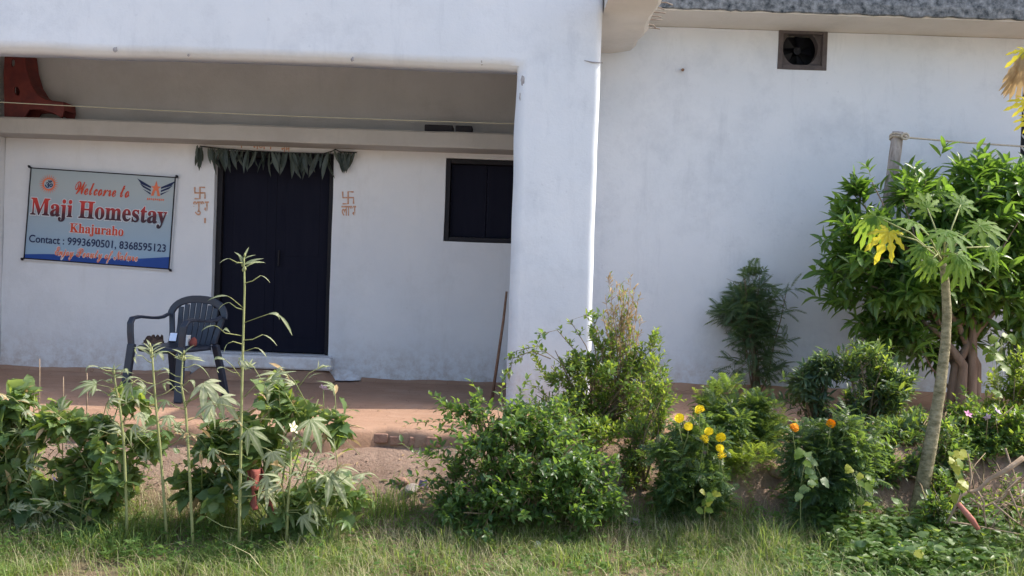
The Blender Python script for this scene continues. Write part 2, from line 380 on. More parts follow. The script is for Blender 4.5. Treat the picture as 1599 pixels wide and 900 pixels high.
# ragged slab end to the right of the pillar, with bars sticking out
b = MB(); n = 30; vs = []
for i in range(n+1):
    y = 7.2 + (9.194-7.2)*i/n
    ex = 1.06 + .035*nz(y*2.2, 1) + .018*nz(y*9, 4) - (.16*max(0,(y-9.0)/.19)**2)
    vs += [(.645,y,3.136), (ex-.035,y,3.136+.012*nz(y*4,7)), (ex,y,3.17), (ex-.01,y,3.27), (.645,y,3.29)]
fs = []
for i in range(n):
    for k in range(5): fs.append((i*5+k, i*5+(k+1)%5, i*5+5+(k+1)%5, i*5+5+k))
fs += [(4,3,2,1,0), tuple(n*5+k for k in range(5))]
b.add(vs, fs); hb(b, 'roof_overhang', M['soffit'], fixn=True)
for i in range(8):
    y = 7.55 + i*.13 + random.uniform(-.03,.03); L = random.uniform(.06,.15)
    b = MB(); b.tube([(1.0,y,3.20),(1.06+L*.6,y+.01,3.20),(1.06+L,y+random.uniform(-.02,.03),3.19+random.uniform(-.02,.015))], .005, 6)
    hb(b, 'rebar', M['steel'], smooth=True)
b = MB(); b.box(.648,8.3,8.63,13,3.402,3.60); hb(b, 'roof_slab', M['soffit'])
b = MB(); n = 160; vs = []
for i in range(n+1):                                    # mossy weathered fascia of the roof
    x = .9 + 7.4*i/n; j = .014*nz(x*6,2)+.012*nz(x*21,5); o2 = .008*nz(x*12,8)
    vs += [(x,8.626,3.412+j), (x,8.60+o2,3.418+j), (x,8.59+o2,3.50+j*.5), (x,8.60+o2,3.63+j), (x,8.626,3.63)]
fs = [(i*5+k, i*5+(k+1)%5, i*5+5+(k+1)%5, i*5+5+k) for i in range(n) for k in range(5)] + [(4,3,2,1,0), tuple(n*5+k for k in range(5))]
b.add(vs, fs); hb(b, 'roof_edge', M['moss'], fixn=True)
b = MB(); b.box(-5.0,.6,9.43,13,3.31,3.6); hb(b, 'roof_slab', M['soffit'])
b = MB(); b.box(-5,8.0,12.8,13,-.3,3.3); hb(b, 'rear_wall', M['white'])
b = MB(); b.box(7.8,8.0,9.425,12.79,-.3,3.398); hb(b, 'side_wall', M['white'])
b = MB(); b.box(-5.0,-4.8,9.425,12.79,-.3,3.3); hb(b, 'side_wall', M['white'])
# concrete ledge above door and window
b = MB(); n = 60; vs = []
for i in range(n+1):
    x = -4.77 + (.378+4.77)*i/n; j = .006*nz(x*3,2)
    vs += [(x,8.85+j,2.165+j), (x,8.845+j,2.18+j), (x,8.845+j,2.295+j), (x,8.86,2.31+j), (x,9.197,2.312), (x,9.197,2.16)]
fs = [(i*6+k, i*6+(k+1)%6, i*6+6+(k+1)%6, i*6+6+k) for i in range(n) for k in range(6)] + [(5,4,3,2,1,0), tuple(n*6+k for k in range(6))]
b.add(vs, fs); hb(b, 'ledge', M['ledge'], fixn=True)
# door
def dpart(name, mats, *bx, parent=None, bevel=.004):
    b = MB()
    for q in bx: b.box(*q)
    o = hb(b, name, mats, bevel=bevel)
    if parent is not None: o.parent = parent; o.matrix_parent_inverse = Matrix.Identity(4)
    return o
x0,x1,z0,z1 = DOOR
leafd = dpart('door', M['door'], (x0+.055, (x0+x1)/2-.0006, 9.335, 9.37, z0+.01, z1-.06), bevel=.003)
leafd2 = dpart('door', M['door'], ((x0+x1)/2+.0006, x1-.055, 9.335, 9.37, z0+.01, z1-.06), bevel=.003)
for dl, a, c in ((leafd, x0+.055, (x0+x1)/2), (leafd2, (x0+x1)/2, x1-.055)):
    for zz0, zz1 in ((z0+.15, z0+.78), (z0+.92, z1-.2)):
        dpart('door_panel', M['door'], (a+.09, c-.09, 9.331, 9.336, zz0, zz1), parent=dl, bevel=.006)
dpart('door_frame', M['frame'], (x0+.002, x0+.052, 9.28, 9.40, z0+.002, z1-.056), (x1-.052, x1-.002, 9.28, 9.40, z0+.002, z1-.056), (x0+.002, x1-.002, 9.28, 9.40, z1-.054, z1-.002))
hd = dpart('handle', M['frame'], ((x0+x1)/2+.03, (x0+x1)/2+.045, 9.30, 9.325, 1.05, 1.2), parent=leafd2)
# door sill, uneven limewash splash below it
b = MB(); b.box(x0-.10, x1+.06, 9.02, 9.196, .10, .222); hb(b, 'door_sill', M['white_in'], bevel=.02)
b = MB(); n = 30; vs = []
for i in range(n+1):
    x = x0-.14 + (x1-x0+.24)*i/n; e = .02*nz(x*5,3); k = min(1, min(i, n-i)/2.5+.1)
    vs += [(x,8.90+e,.001), (x,8.95+e,.045*k), (x,9.03,.092*k), (x,9.195,.098*k)]
b.add(vs, [(i*4+k, (i+1)*4+k, (i+1)*4+k+1, i*4+k+1) for i in range(n) for k in range(3)]); hb(b, 'door_step', M['mud'], smooth=True)
b = MB(); n = 48; vs = []
for i in range(n+1):                                    # wash splashed past the wall foot and onto the floor
    x = x1-.10 + .42*i/n; e = math.sin(math.pi*min(1,max(0,i/n)))**.6; d = e*(.12+.09*(nz(x*9,3)+nz(x*23,6)*.6)); hz = .10*e
    for k in range(7):
        t = k/6; vs.append((x, 9.192-max(.002,d)*t**1.3, .012+hz*(1-t)**2.2 + .006*nz(x*20, t*5)*(1-t)))
b.add(vs, [(i*7+k, (i+1)*7+k, (i+1)*7+k+1, i*7+k+1) for i in range(n) for k in range(6)]); hb(b, 'limewash_splash', M['white_in'], smooth=True)
# mud plinth band along the wall foot (wavy top where the whitewash ends)
def skirt(xa, xb, zt, name, m_=M['mud'], d=.03):
    b = MB(); n = int((xb-xa)/.06); vs = []
    for i in range(n+1):
        x = xa+(xb-xa)*i/n; t = zt + .012*nz(x*2.4,6)+.007*nz(x*9,2)
        vs += [(x,9.19-d,-.01), (x,9.195-d*.8,t*.6), (x,9.197,t)]
    b.add(vs, [(i*3+k, (i+1)*3+k, (i+1)*3+k+1, i*3+k+1) for i in range(n) for k in range(2)]); return hb(b, name, m_, smooth=True)
skirt(-4.77, x0-.17, .035, 'wall_skirting'); skirt(x1+.32, .378, .03, 'wall_skirting'); skirt(.645, 4.69, .085, 'wall_skirting', d=.05)
# window
x0,x1,z0,z1 = WIN
wf = dpart('window', M['frame'], (x0+.002,x0+.045,9.215,9.33,z0+.002,z1-.002), (x1-.045,x1-.002,9.215,9.33,z0+.002,z1-.002),
           (x0+.046,x1-.046,9.215,9.33,z1-.045,z1-.002), (x0+.046,x1-.046,9.215,9.33,z0+.002,z0+.045))
for s_ in (0, 1):
    a = x0+.048+s_*(x1-x0-.096)/2
    dpart('shutter', M['door'], (a+.002, a+(x1-x0-.096)/2-.002, 9.28, 9.30, z0+.048, z1-.048), parent=wf)
# ventilator with round fan
x0,x1,z0,z1 = VENT; cx,cz = (x0+x1)/2-.01,(z0+z1)/2+.025; rr = .165
t_ = .045
vf = dpart('ventilator', M['ventframe'], (x0+.001,x0+t_,9.19,9.3,z0+.001,z1-.001), (x1-t_,x1-.001,9.19,9.3,z0+.001,z1-.001),
           (x0+t_+.001,x1-t_-.001,9.19,9.3,z1-.03,z1-.001), (x0+t_+.001,x1-t_-.001,9.19,9.3,z0+.001,z0+t_))
b = MB(); n = 48; vs = []
for i in range(n):
    q = 2*math.pi*i/n; c, s_ = math.cos(q), math.sin(q)
    k = 1/max(abs(c)/((x1-x0)/2-.002), abs(s_)/((z1-z0)/2-.002))
    vs += [(cx+rr*c,9.235,cz+rr*s_), ((x0+x1)/2+k*c,9.235,(z0+z1)/2+k*s_), (cx+rr*c,9.33,cz+rr*s_)]
b.add(vs, [f for i in range(n) for f in ((i*3, ((i+1)%n)*3, ((i+1)%n)*3+1, i*3+1), (i*3+2, ((i+1)%n)*3+2, ((i+1)%n)*3, i*3))])
o = hb(b, 'fan_plate', M['ventframe']); o.parent = vf; o.matrix_parent_inverse = Matrix.Identity(4)
for k in range(5):
    q = 2*math.pi*k/5; b = MB(); vs = []
    for a_, r_ in ((-.28,.04),(.28,.04),(.42,.15),(-.30,.15)):
        vs.append((cx+r_*math.cos(q+a_), 9.37+a_*.05, cz+r_*math.sin(q+a_)))
    b.add(vs + [(v[0],v[1]+.004,v[2]) for v in vs], [(0,1,2,3),(7,6,5,4),(0,4,5,1),(1,5,6,2),(2,6,7,3),(3,7,4,0)])
    o = hb(b, 'fan_blade', M['black']); o.parent = vf; o.matrix_parent_inverse = Matrix.Identity(4)
b = MB(); b.tube([(cx,9.34,cz),(cx,9.40,cz)], .035, 16); o = hb(b, 'fan_hub', M['black']); o.parent = vf; o.matrix_parent_inverse = Matrix.Identity(4)
dpart('fan_back', M['black'], (x0-.1,x1+.1,9.44,9.45,z0-.1,z1+.08))  # black sheet standing in for the unlit interior behind the fan hole
# lattice gate at the right end
x0,x1,z0,z1 = GATE
dpart('gate_backing', M['black'], (x0+.003,x1-.003,9.37,9.40,z0+.002,z1-.002))
b = MB()
g = dpart('lattice_gate', M['frame'], (x0+.003,x0+.03,9.24,9.29,z0+.003,z1-.003),(x1-.03,x1-.003,9.24,9.29,z0+.003,z1-.003))
gb = MB()
for k in range(-8, 32):
    za = z0+k*.11
    for sg in (1,-1):
        a = (x0+.03, 9.262+.008*sg, za if sg > 0 else za+.87); c = (x1-.03, 9.262+.008*sg, za+.87 if sg > 0 else za)
        if min(a[2],c[2]) > z0+1.4 and max(a[2],c[2]) < z1-.01: gb.tube([a,c], .008, 4)
o = hb(gb, 'lattice', M['paper']); o.parent = g; o.matrix_parent_inverse = Matrix.Identity(4)
# marks on the plaster
def blob(px, py, Y, rx, rz, m_, name, th=.004, seed=0, n=18):
    c = P(px,py,Y); b = MB(); vs = [(c.x, Y-th, c.z)]
    for i in range(n):
        q = 2*math.pi*i/n; k = 1+.45*nz(math.cos(q)*1.6+seed, math.sin(q)*1.6, seed*3.1)
        vs.append((c.x+rx*k*math.cos(q), Y+.004, c.z+rz*k*math.sin(q)))
    b.add(vs, [(0, 1+(i+1)%n, 1+i) for i in range(n)]); return hb(b, name, m_, fixn=True)
blob(816,125,7.697,.030,.075,M['cement'],'cement_patch',seed=1); blob(812,150,7.697,.012,.06,M['cement'],'cement_patch',seed=2)
blob(180,77,7.697,.018,.022,M['cement'],'plaster_chip',seed=3); blob(550,92,7.697,.014,.018,M['cement'],'plaster_chip',seed=4)
blob(294,86,7.697,.008,.012,M['cement'],'plaster_chip',seed=5); blob(752,96,7.697,.012,.03,M['cement'],'plaster_chip',seed=6)
b = MB(); b.tube([P(912,94,7.697),P(925,97,7.694),P(941,98,7.70)], [.002,.006,.004], 5); hb(b, 'crack', M['cement'])
b = MB(); b.tube([(P(1066,109,9.2).x,9.2,P(1066,109,9.2).z),(P(1066,109,9.15).x,9.14,P(1066,109,9.15).z)], .014, 8); hb(b, 'peg', M['stick'])

# ------------------------------------------------------------------ lettering
def bold(s, cap, low):
    return ''.join(chr(cap+ord(c)-65) if 'A' <= c <= 'Z' else chr(low+ord(c)-97) if 'a' <= c <= 'z' else c for c in s)
serif = lambda s: bold(s, 0x1D400, 0x1D41A)
script = lambda s: bold(s, 0x1D4D0, 0x1D4EA)
def textpts(s, off=0):
    cu = bpy.data.curves.new('t','FONT'); cu.body = s; cu.size = 1; cu.offset = off; cu.resolution_u = 4
    o = bpy.data.objects.new('t', cu); COL.objects.link(o)
    dg = bpy.context.evaluated_depsgraph_get(); me = bpy.data.meshes.new_from_object(o.evaluated_get(dg))
    vs = np.array([v.co[:] for v in me.vertices]); fs = [tuple(p.vertices) for p in me.polygons]
    bpy.data.objects.remove(o); bpy.data.curves.remove(cu); bpy.data.meshes.remove(me)
    return vs, fs
# ------------------------------------------------------------------ banner
YB = 9.178
corner = [P(49,262,YB), P(274,277,YB), P(264,420,YB), P(38,403,YB)]       # TL TR BR BL
def B(u, v, d=0):
    p = corner[0]*((1-u)*(1-v)) + corner[1]*(u*(1-v)) + corner[2]*(u*v) + corner[3]*((1-u)*v)
    return Vector((p.x, YB - d + .004*nz(u*3, v*3), p.z))
bc = B(.5, 1)
banner = empty('welcome_banner', bc, 'blue printed welcome banner tied at its four corners to the porch wall', 'banner')
def bb(mbx, name, mats, **k):
    mbx.v = [tuple(Vector(v)-bc) for v in mbx.v]; return mbx.build(name, mats, banner, **k)
b = MB(); n, k_ = 24, 14; vs = [B(-.012+1.024*i/n, -.02+1.04*j/k_, 0) for j in range(k_+1) for i in range(n+1)]
fs = [(j*(n+1)+i, j*(n+1)+i+1, (j+1)*(n+1)+i+1, (j+1)*(n+1)+i) for j in range(k_) for i in range(n)]
N = len(vs); vs2 = [v+Vector((0,.003,0)) for v in vs]
b.add(vs+vs2, [f[::-1] for f in fs] + [tuple(i+N for i in f) for f in fs]); bb(b, 'sheet', M['print_white'], smooth=True)
b = MB(); vs = [B(i/n, j/k_, .002) for j in range(k_+1) for i in range(n+1)]; b.add(vs, [f[::-1] for f in fs]); bb(b, 'print', M['banner'], smooth=True)
b = MB(); vs = []
for i in range(n+1):
    u = i/n; t = .955-.06*u - .012*math.sin(u*7) - (.02 if u > .7 else 0)*(u-.7)/.3
    vs += [B(u, 1, .0035), B(u, t, .0035)]
b.add(vs, [(i*2, i*2+2, i*2+3, i*2+1) for i in range(n)]); bb(b, 'blue_band', M['print_blue'])
def put(s, u0_, u1_, v0_, v1_, m_, d, off=0, name='lettering', halo=None):
    """lettering whose x-extent is u0..u1; the line's full box is v0..v1"""
    vs, fs = textpts(s, off); ref, _ = textpts(s, 0)
    lo, hi = ref.min(0), ref.max(0)
    b = MB(); b.add([B(u0_+(u1_-u0_)*(v[0]-lo[0])/(hi[0]-lo[0]), v1_-(v1_-v0_)*(v[1]-lo[1])/(hi[1]-lo[1]), d) for v in vs], fs)
    if halo: put(s, u0_, u1_, v0_, v1_, halo[0], d-.0012, halo[1], 'lettering_outline')
    return bb(b, name, m_)
put(script('Welcome to'), .315, .69, .115, .255, M['print_red'], .006, .012)
put(serif('Maji Homestay'), .02, .96, .325, .565, M['title'], .007, .016, halo=(M['print_white'], .05))
put(serif('Khajuraho'), .30, .67, .575, .705, M['print_red'], .007, .012, halo=(M['print_white'], .06))
put('Contact : 9993690501, 8368595123', .025, .968, .735, .83, M['print_navy'], .006, .014)
put(script('Enjoy Beauty of Nature'), .21, .78, .845, .985, M['print_orange'], .007, .012, halo=(M['print_white'], .05))
# sunburst emblem
b = MB(); AR = .52*1.55
def BD(u, v, r, q, d): return B(u + r*math.cos(q), v + r*1.58*math.sin(q), d)
for k in range(24):
    q = 2*math.pi*k/24
    b.add([BD(.13,.165,.042,q-.07,.0045), BD(.13,.165,.042,q+.07,.0045), BD(.13,.165,.072,q,.0045)], [(0,2,1)])
b.add([B(.13,.165,.0045)] + [BD(.13,.165,.045,2*math.pi*k/24,.0045) for k in range(24)], [(0, 1+(k+1)%24, 1+k) for k in range(24)])
bb(b, 'sun_emblem', M['print_orange'])
b = MB(); b.add([B(.13,.165,.0055)] + [BD(.13,.165,.033,2*math.pi*k/24,.0055) for k in range(24)], [(0, 1+(k+1)%24, 1+k) for k in range(24)])
bb(b, 'sun_disc', M['banner'])
put('ॐ', .105, .158, .125, .205, M['print_navy'], .007, .02, 'emblem_letter')
# winged star logo
b = MB(); c0 = (.872,.13)
pts = []
for k in range(10):
    r_ = .036 if k % 2 == 0 else .016; pts.append(BD(*c0, r_, -math.pi/2+2*math.pi*k/10, .005))
b.add([B(*c0,.005)] + pts, [(0, 1+(k+1)%10, 1+k) for k in range(10)])
b.add([B(.872,.05,.0055), B(.905,.215,.0055), B(.885,.215,.0055), B(.872,.12,.0055), B(.859,.215,.0055), B(.839,.215,.0055)], [(0,3,2,1),(0,5,4,3)])
bb(b, 'star_emblem', M['print_orange'])
for sg in (-1, 1):
    b = MB()
    for k in range(3):
        v = .065+k*.035; L = .10-k*.02
        b.add([B(.872+sg*.035, v+.05, .005), B(.872+sg*(.035+L), v-.03+.02*k, .005), B(.872+sg*(.03+L*.75), v+.03, .005), B(.872+sg*.035, v+.07, .005)], [(0,1,2,3)])
    bb(b, 'wing_emblem', M['print_navy'])
b = MB()
for k in range(9):
    u = .815+k*.0135; b.add([B(u,.242,.005), B(u+.009,.242,.005), B(u+.009,.262+.008*(k%3==0),.005), B(u,.262,.005)], [(0,3,2,1)])
bb(b, 'small_print', M['print_orange'])
b = MB()
for a, c in (((-.01,0),(1.01,0)), ((-.0,-.01),(0,1.01)), ((-.01,1),(1.01,1)), ((1,-.01),(1,1.01))):
    b.tube([B(a[0]+(c[0]-a[0])*k/10, a[1]+(c[1]-a[1])*k/10, .006) for k in range(11)], .0055, 5)
bb(b, 'border_cord', M['frame'])
for u, v in ((0,0),(1,0),(1,1),(0,1)):
    b = MB(); p = B(u+(-.012 if u == 0 else .012), v+(-.012 if v == 0 else .012), .008)
    b.tube([p+Vector((-.012,0,.01)), p, p+Vector((.012,-.004,-.008))], [.006,.014,.006], 7); bb(b, 'corner_tie', M['frame'])

# ------------------------------------------------------------------ auspicious paint marks beside the door (parts of the wall)
YW = 9.194
def strokes(lines, px0, px1, py0, py1, rad=.008):
    b = MB()
    for ln in lines:
        b.tube([P(px0+(px1-px0)*x, py0+(py1-py0)*y, YW+.002) for x, y in ln], rad, 5)
    return b
SW = [[(0,0),(.02,.5),(1,.5),(1,1)], [(1,.03),(.5,0),(.5,1),(0,1)]]
def wallword(s, px0, px1, py0, py1, off=.02):
    vs, fs = textpts(s, off); lo, hi = vs.min(0), vs.max(0); b = MB()
    b.add([P(px0+(px1-px0)*(v[0]-lo[0])/(hi[0]-lo[0]), py1-(py1-py0)*(v[1]-lo[1])/(hi[1]-lo[1]), YW) for v in vs], fs); return b
hb(strokes(SW, 304, 320, 292, 310), 'painted_mark', M['orange_paint']); hb(strokes(SW, 535, 552, 299, 318), 'painted_mark', M['orange_paint'])
hb(wallword('शुभ', 301, 326, 314, 336), 'painted_word', M['orange_paint']); hb(wallword('लाभ', 533, 556, 321, 337), 'painted_word', M['orange_paint'])
hb(wallword('गणेश', 395, 425, 221, 233), 'painted_word', M['orange_paint']); hb(wallword('श', 371, 379, 222, 231), 'painted_word', M['orange_paint']); hb(wallword('नम', 439, 453, 227, 237), 'painted_word', M['orange_paint'])
hb(strokes([[(0,0),(0,1)]], 320, 322, 340, 348), 'painted_mark', M['orange_paint'])

# ------------------------------------------------------------------ leaf shapes (length 1 along +Y, normal +Z)
LT = {}
def leaf_lance(w=.24, droop=.25, fold=.06, seg=4):
    vs = []; fs = []
    for i in range(seg+1):
        t = i/seg; ww = w*.5*math.sin(math.pi*min(1, .06+t*.94))**.8*(1.0 if t < .5 else 1.0)
        z = -droop*t*t; vs += [(-ww, t, z+fold*(ww/w*2)), (0, t, z), (ww, t, z+fold*(ww/w*2))]
    for i in range(seg):
        a = i*3; fs += [(a, a+1, a+4, a+3), (a+1, a+2, a+5, a+4)]
    return vs, fs
def leaf_ovate(w=.55, droop=.18, fold=.1):
    vs = [(0,0,0), (-w*.5,.35,fold), (0,.4,-droop*.1), (w*.5,.35,fold), (-w*.3,.75,fold*.5-droop*.5), (0,.75,-droop*.55), (w*.3,.75,fold*.5-droop*.5), (0,1,-droop)]
    return vs, [(0,2,1),(0,3,2),(1,2,5,4),(2,3,6,5),(4,5,7),(5,6,7)]
def lobe(vs, fs, ang, L, ws, droop, z0):
    n = len(vs); c, s_ = math.cos(ang), math.sin(ang); k = len(ws)
    for i, w_ in enumerate(ws):
        r_ = .02 + (L-.02)*i/(k-1); z = z0 - droop*r_*r_
        for sx in (-1, 0, 1):
            x, y = sx*w_*.5, r_ ; zz = z + (.05*w_*2 if sx else 0)
            vs.append((x*c+y*s_, -x*s_+y*c, zz))
    for i in range(k-1):
        a = n+i*3; fs += [(a,a+1,a+4,a+3),(a+1,a+2,a+5,a+4)]
def leaf_palm(angs, lens, ws, droop):
    vs, fs = [], []
    for i, (a, L) in enumerate(zip(angs, lens)): lobe(vs, fs, R(a), L, [x*L for x in ws], droop, .004*(i % 3))
    return vs, fs
def leaf_broad(seedv, droop=.45):
    rr = random.Random(seedv); vs = [(0,0,0),(0,.33,-.02),(0,.66,-droop*.4),(0,1,-droop)]; fs = []
    prof = [(.18,-.05),(.40,.10),(.36,.26),(.44,.42),(.30,.58),(.28,.74),(.12,.88)]
    for sx in (-1, 1):
        b0 = len(vs)
        for (x, y) in prof: vs.append((sx*x*rr.uniform(.85,1.15), y+rr.uniform(-.02,.02), .07*x+rr.uniform(-.05,.05)-droop*y*y*.9))
        q = [(0,b0,b0+1),(0,b0+1,1),(1,b0+1,b0+2),(1,b0+2,b0+3),(1,b0+3,2),(2,b0+3,b0+4),(2,b0+4,b0+5),(2,b0+5,3),(3,b0+5,b0+6)]
        fs += [f if sx > 0 else f[::-1] for f in q]
    return vs, fs
def leaf_pinnate(n=7, w=.34, lw=.07, droop=.35):
    vs, fs = [], []
    def q(a, d, L, wd):
        i = len(vs); d = Vector(d).normalized(); sd = d.cross(Vector((0,0,1))).normalized()*wd*.5; a = Vector(a)
        vs.extend([tuple(a), tuple(a+d*L*.45-sd+Vector((0,0,.01))), tuple(a+d*L-Vector((0,0,L*.3))), tuple(a+d*L*.45+sd+Vector((0,0,.01)))]); fs.append((i,i+1,i+2,i+3))
    for k in range(n):
        t = .2+.75*k/(n-1); z = -droop*t*t; L = w*(1-.35*abs(t-.5)*2)
        for sx in (-1, 1): q((0,t,z), (sx, .75, -.2), L, lw)
    q((0,.95,-droop*.9), (0,1,-.5), w*.8, lw)
    i = len(vs)
    for k in range(5):
        t = k/4; vs.extend([(-.008,t,-droop*t*t),(.008,t,-droop*t*t)])
    for k in range(4): fs.append((i+k*2,i+k*2+1,i+k*2+3,i+k*2+2))
    return vs, fs
def leaf_curl():
    vs, fs = [], []
    for i in range(6):
        t = i/5; a = t*2.6; w_ = .13*math.sin(math.pi*(.08+.9*t)); y = .55*math.sin(a*.75)+t*.12; z = .22*math.sin(a*.9)-.55*t*t
        vs += [(-w_,y,z+.03),(0,y,z),(w_,y,z+.03)]
    for i in range(5):
        a = i*3; fs += [(a,a+1,a+4,a+3),(a+1,a+2,a+5,a+4)]
    return vs, fs
RIB = {}
def reg(name, shape, mname):
    v, f = shape
    RIB[name] = [1.0 if (k % 3 == 1 and mname in ('lf_okra','lf_pap','lf_tree','lf_yel')) else 0.0 for k in range(len(v))]
    LT[name] = (np.array([tuple(x) for x in v], float), f, M[mname])
reg('tree', leaf_lance(.30,.18), 'lf_tree'); reg('tree2', leaf_lance(.33,.34,.10), 'lf_tree')
reg('bush', leaf_ovate(.56), 'lf_bush'); reg('bush2', leaf_ovate(.48,.35,.05), 'lf_bush')
reg('fresh', leaf_ovate(.55,.15), 'lf_fresh'); reg('fresh2', leaf_lance(.30,.2,.05,3), 'lf_fresh')
reg('neem', leaf_pinnate(8,.40,.075,.4), 'lf_neem'); reg('mari', leaf_pinnate(5,.42,.15,.3), 'lf_mari'); reg('fine', leaf_pinnate(6,.36,.08,.3), 'lf_fresh')
reg('dark', leaf_lance(.30,.4,.08,3), 'lf_neem'); reg('broad', leaf_broad(1), 'lf_broad'); reg('broad2', leaf_broad(5,.7), 'lf_broad'); reg('broad3', leaf_broad(9,.25), 'lf_broad')
reg('palm', leaf_palm([-78,-38,0,38,78],[.62,.88,1,.88,.62],[.09,.21,.29,.20,.02],.55), 'lf_okra')
reg('palm2', leaf_palm([-70,-35,0,35,70],[.55,.8,1,.75,.5],[.08,.19,.25,.15,.02],.9), 'lf_okra')
reg('palmb', leaf_palm([-85,-42,0,42,85],[.6,.9,1,.9,.6],[.10,.24,.30,.20,.02],.5), 'lf_broad')
reg('curl', leaf_curl(), 'lf_okra'); reg('thin', leaf_lance(.16,.5,.03), 'lf_okra')
PW = [.08,.14,.30,.15,.36,.16,.22,.015]
reg('pap', leaf_palm([-150,-105,-62,-28,0,28,62,105,150],[.55,.72,.9,.98,1,.98,.9,.72,.55],PW,.35), 'lf_pap')
reg('papd', leaf_palm([-120,-80,-45,-20,0,20,45,80,120],[.5,.7,.9,.98,1,.98,.9,.7,.5],PW,.8), 'lf_pap')
reg('papy', leaf_palm([-120,-75,-35,0,35,75,120],[.55,.75,.9,1,.9,.75,.5],PW,.9), 'lf_yel')
reg('papt', leaf_palm([-26,-14,-4,6,16,28],[.75,.9,1,.95,.9,.7],[.08,.12,.18,.10,.20,.10,.12,.015],.5), 'lf_tan')
reg('tan', leaf_lance(.28,.3,.06,3), 'lf_tan'); reg('vine', leaf_broad(3,.3), 'lf_vine'); reg('viney', leaf_broad(4,.3), 'lf_vy')
reg('toran', leaf_lance(.20,.10,.05), 'lf_toran'); reg('weed', leaf_ovate(.6,.2), 'lf_weed'); reg('weed2', leaf_lance(.25,.3,.05,3), 'lf_weed')
_single = {}
def single_mesh(name):
    if name not in _single:
        v, f, mt = LT[name]; me = bpy.data.meshes.new('leaf'); me.from_pydata([tuple(x) for x in v], [], f); me.materials.append(mt)
        at = me.attributes.new('single','FLOAT','POINT'); at.data.foreach_set('value', [1.0]*len(v))
        at = me.attributes.new('rib','FLOAT','POINT'); at.data.foreach_set('value', RIB[name])
        me.polygons.foreach_set('use_smooth', [True]*len(f)); _single[name] = me
    return _single[name]
def joined_mesh(name, items):
    """many leaves of several kinds as one mesh; items = [(kind, 4x4)]"""
    V = []; faces = []; mi = []; rv = []; rb_ = []; mats = []; off = 0
    for kind, Mx in items:
        v, f, mt = LT[kind]
        if mt not in mats: mats.append(mt)
        k = mats.index(mt); A = np.array(Mx); V.append(v @ A[:3,:3].T + A[:3,3])
        faces += [tuple(i+off for i in q) for q in f]; mi += [k]*len(f); off += len(v); rv += [random.random()]*len(v); rb_ += RIB[kind]
    me = bpy.data.meshes.new(name); me.from_pydata(np.concatenate(V).tolist(), [], faces)
    for mt in mats: me.materials.append(mt)
    me.polygons.foreach_set('material_index', mi); me.polygons.foreach_set('use_smooth', [True]*len(faces))
    at = me.attributes.new('rnd','FLOAT','POINT'); at.data.foreach_set('value', rv)
    at = me.attributes.new('rib','FLOAT','POINT'); at.data.foreach_set('value', rb_); return me
def LM(pos, d, n, size):
    d = Vector(d).normalized(); n = Vector(n); n = n - d*n.dot(d)
    if n.length < 1e-4: n = Vector((1,0,.3)) - d*d.x
    n.normalize(); x = d.cross(n)
    return Matrix(((x.x*size,d.x*size,n.x*size,pos[0]),(x.y*size,d.y*size,n.y*size,pos[1]),(x.z*size,d.z*size,n.z*size,pos[2]),(0,0,0,1)))
U = random.uniform
def rv3(s=1): return Vector((U(-1,1),U(-1,1),U(-1,1)))*s
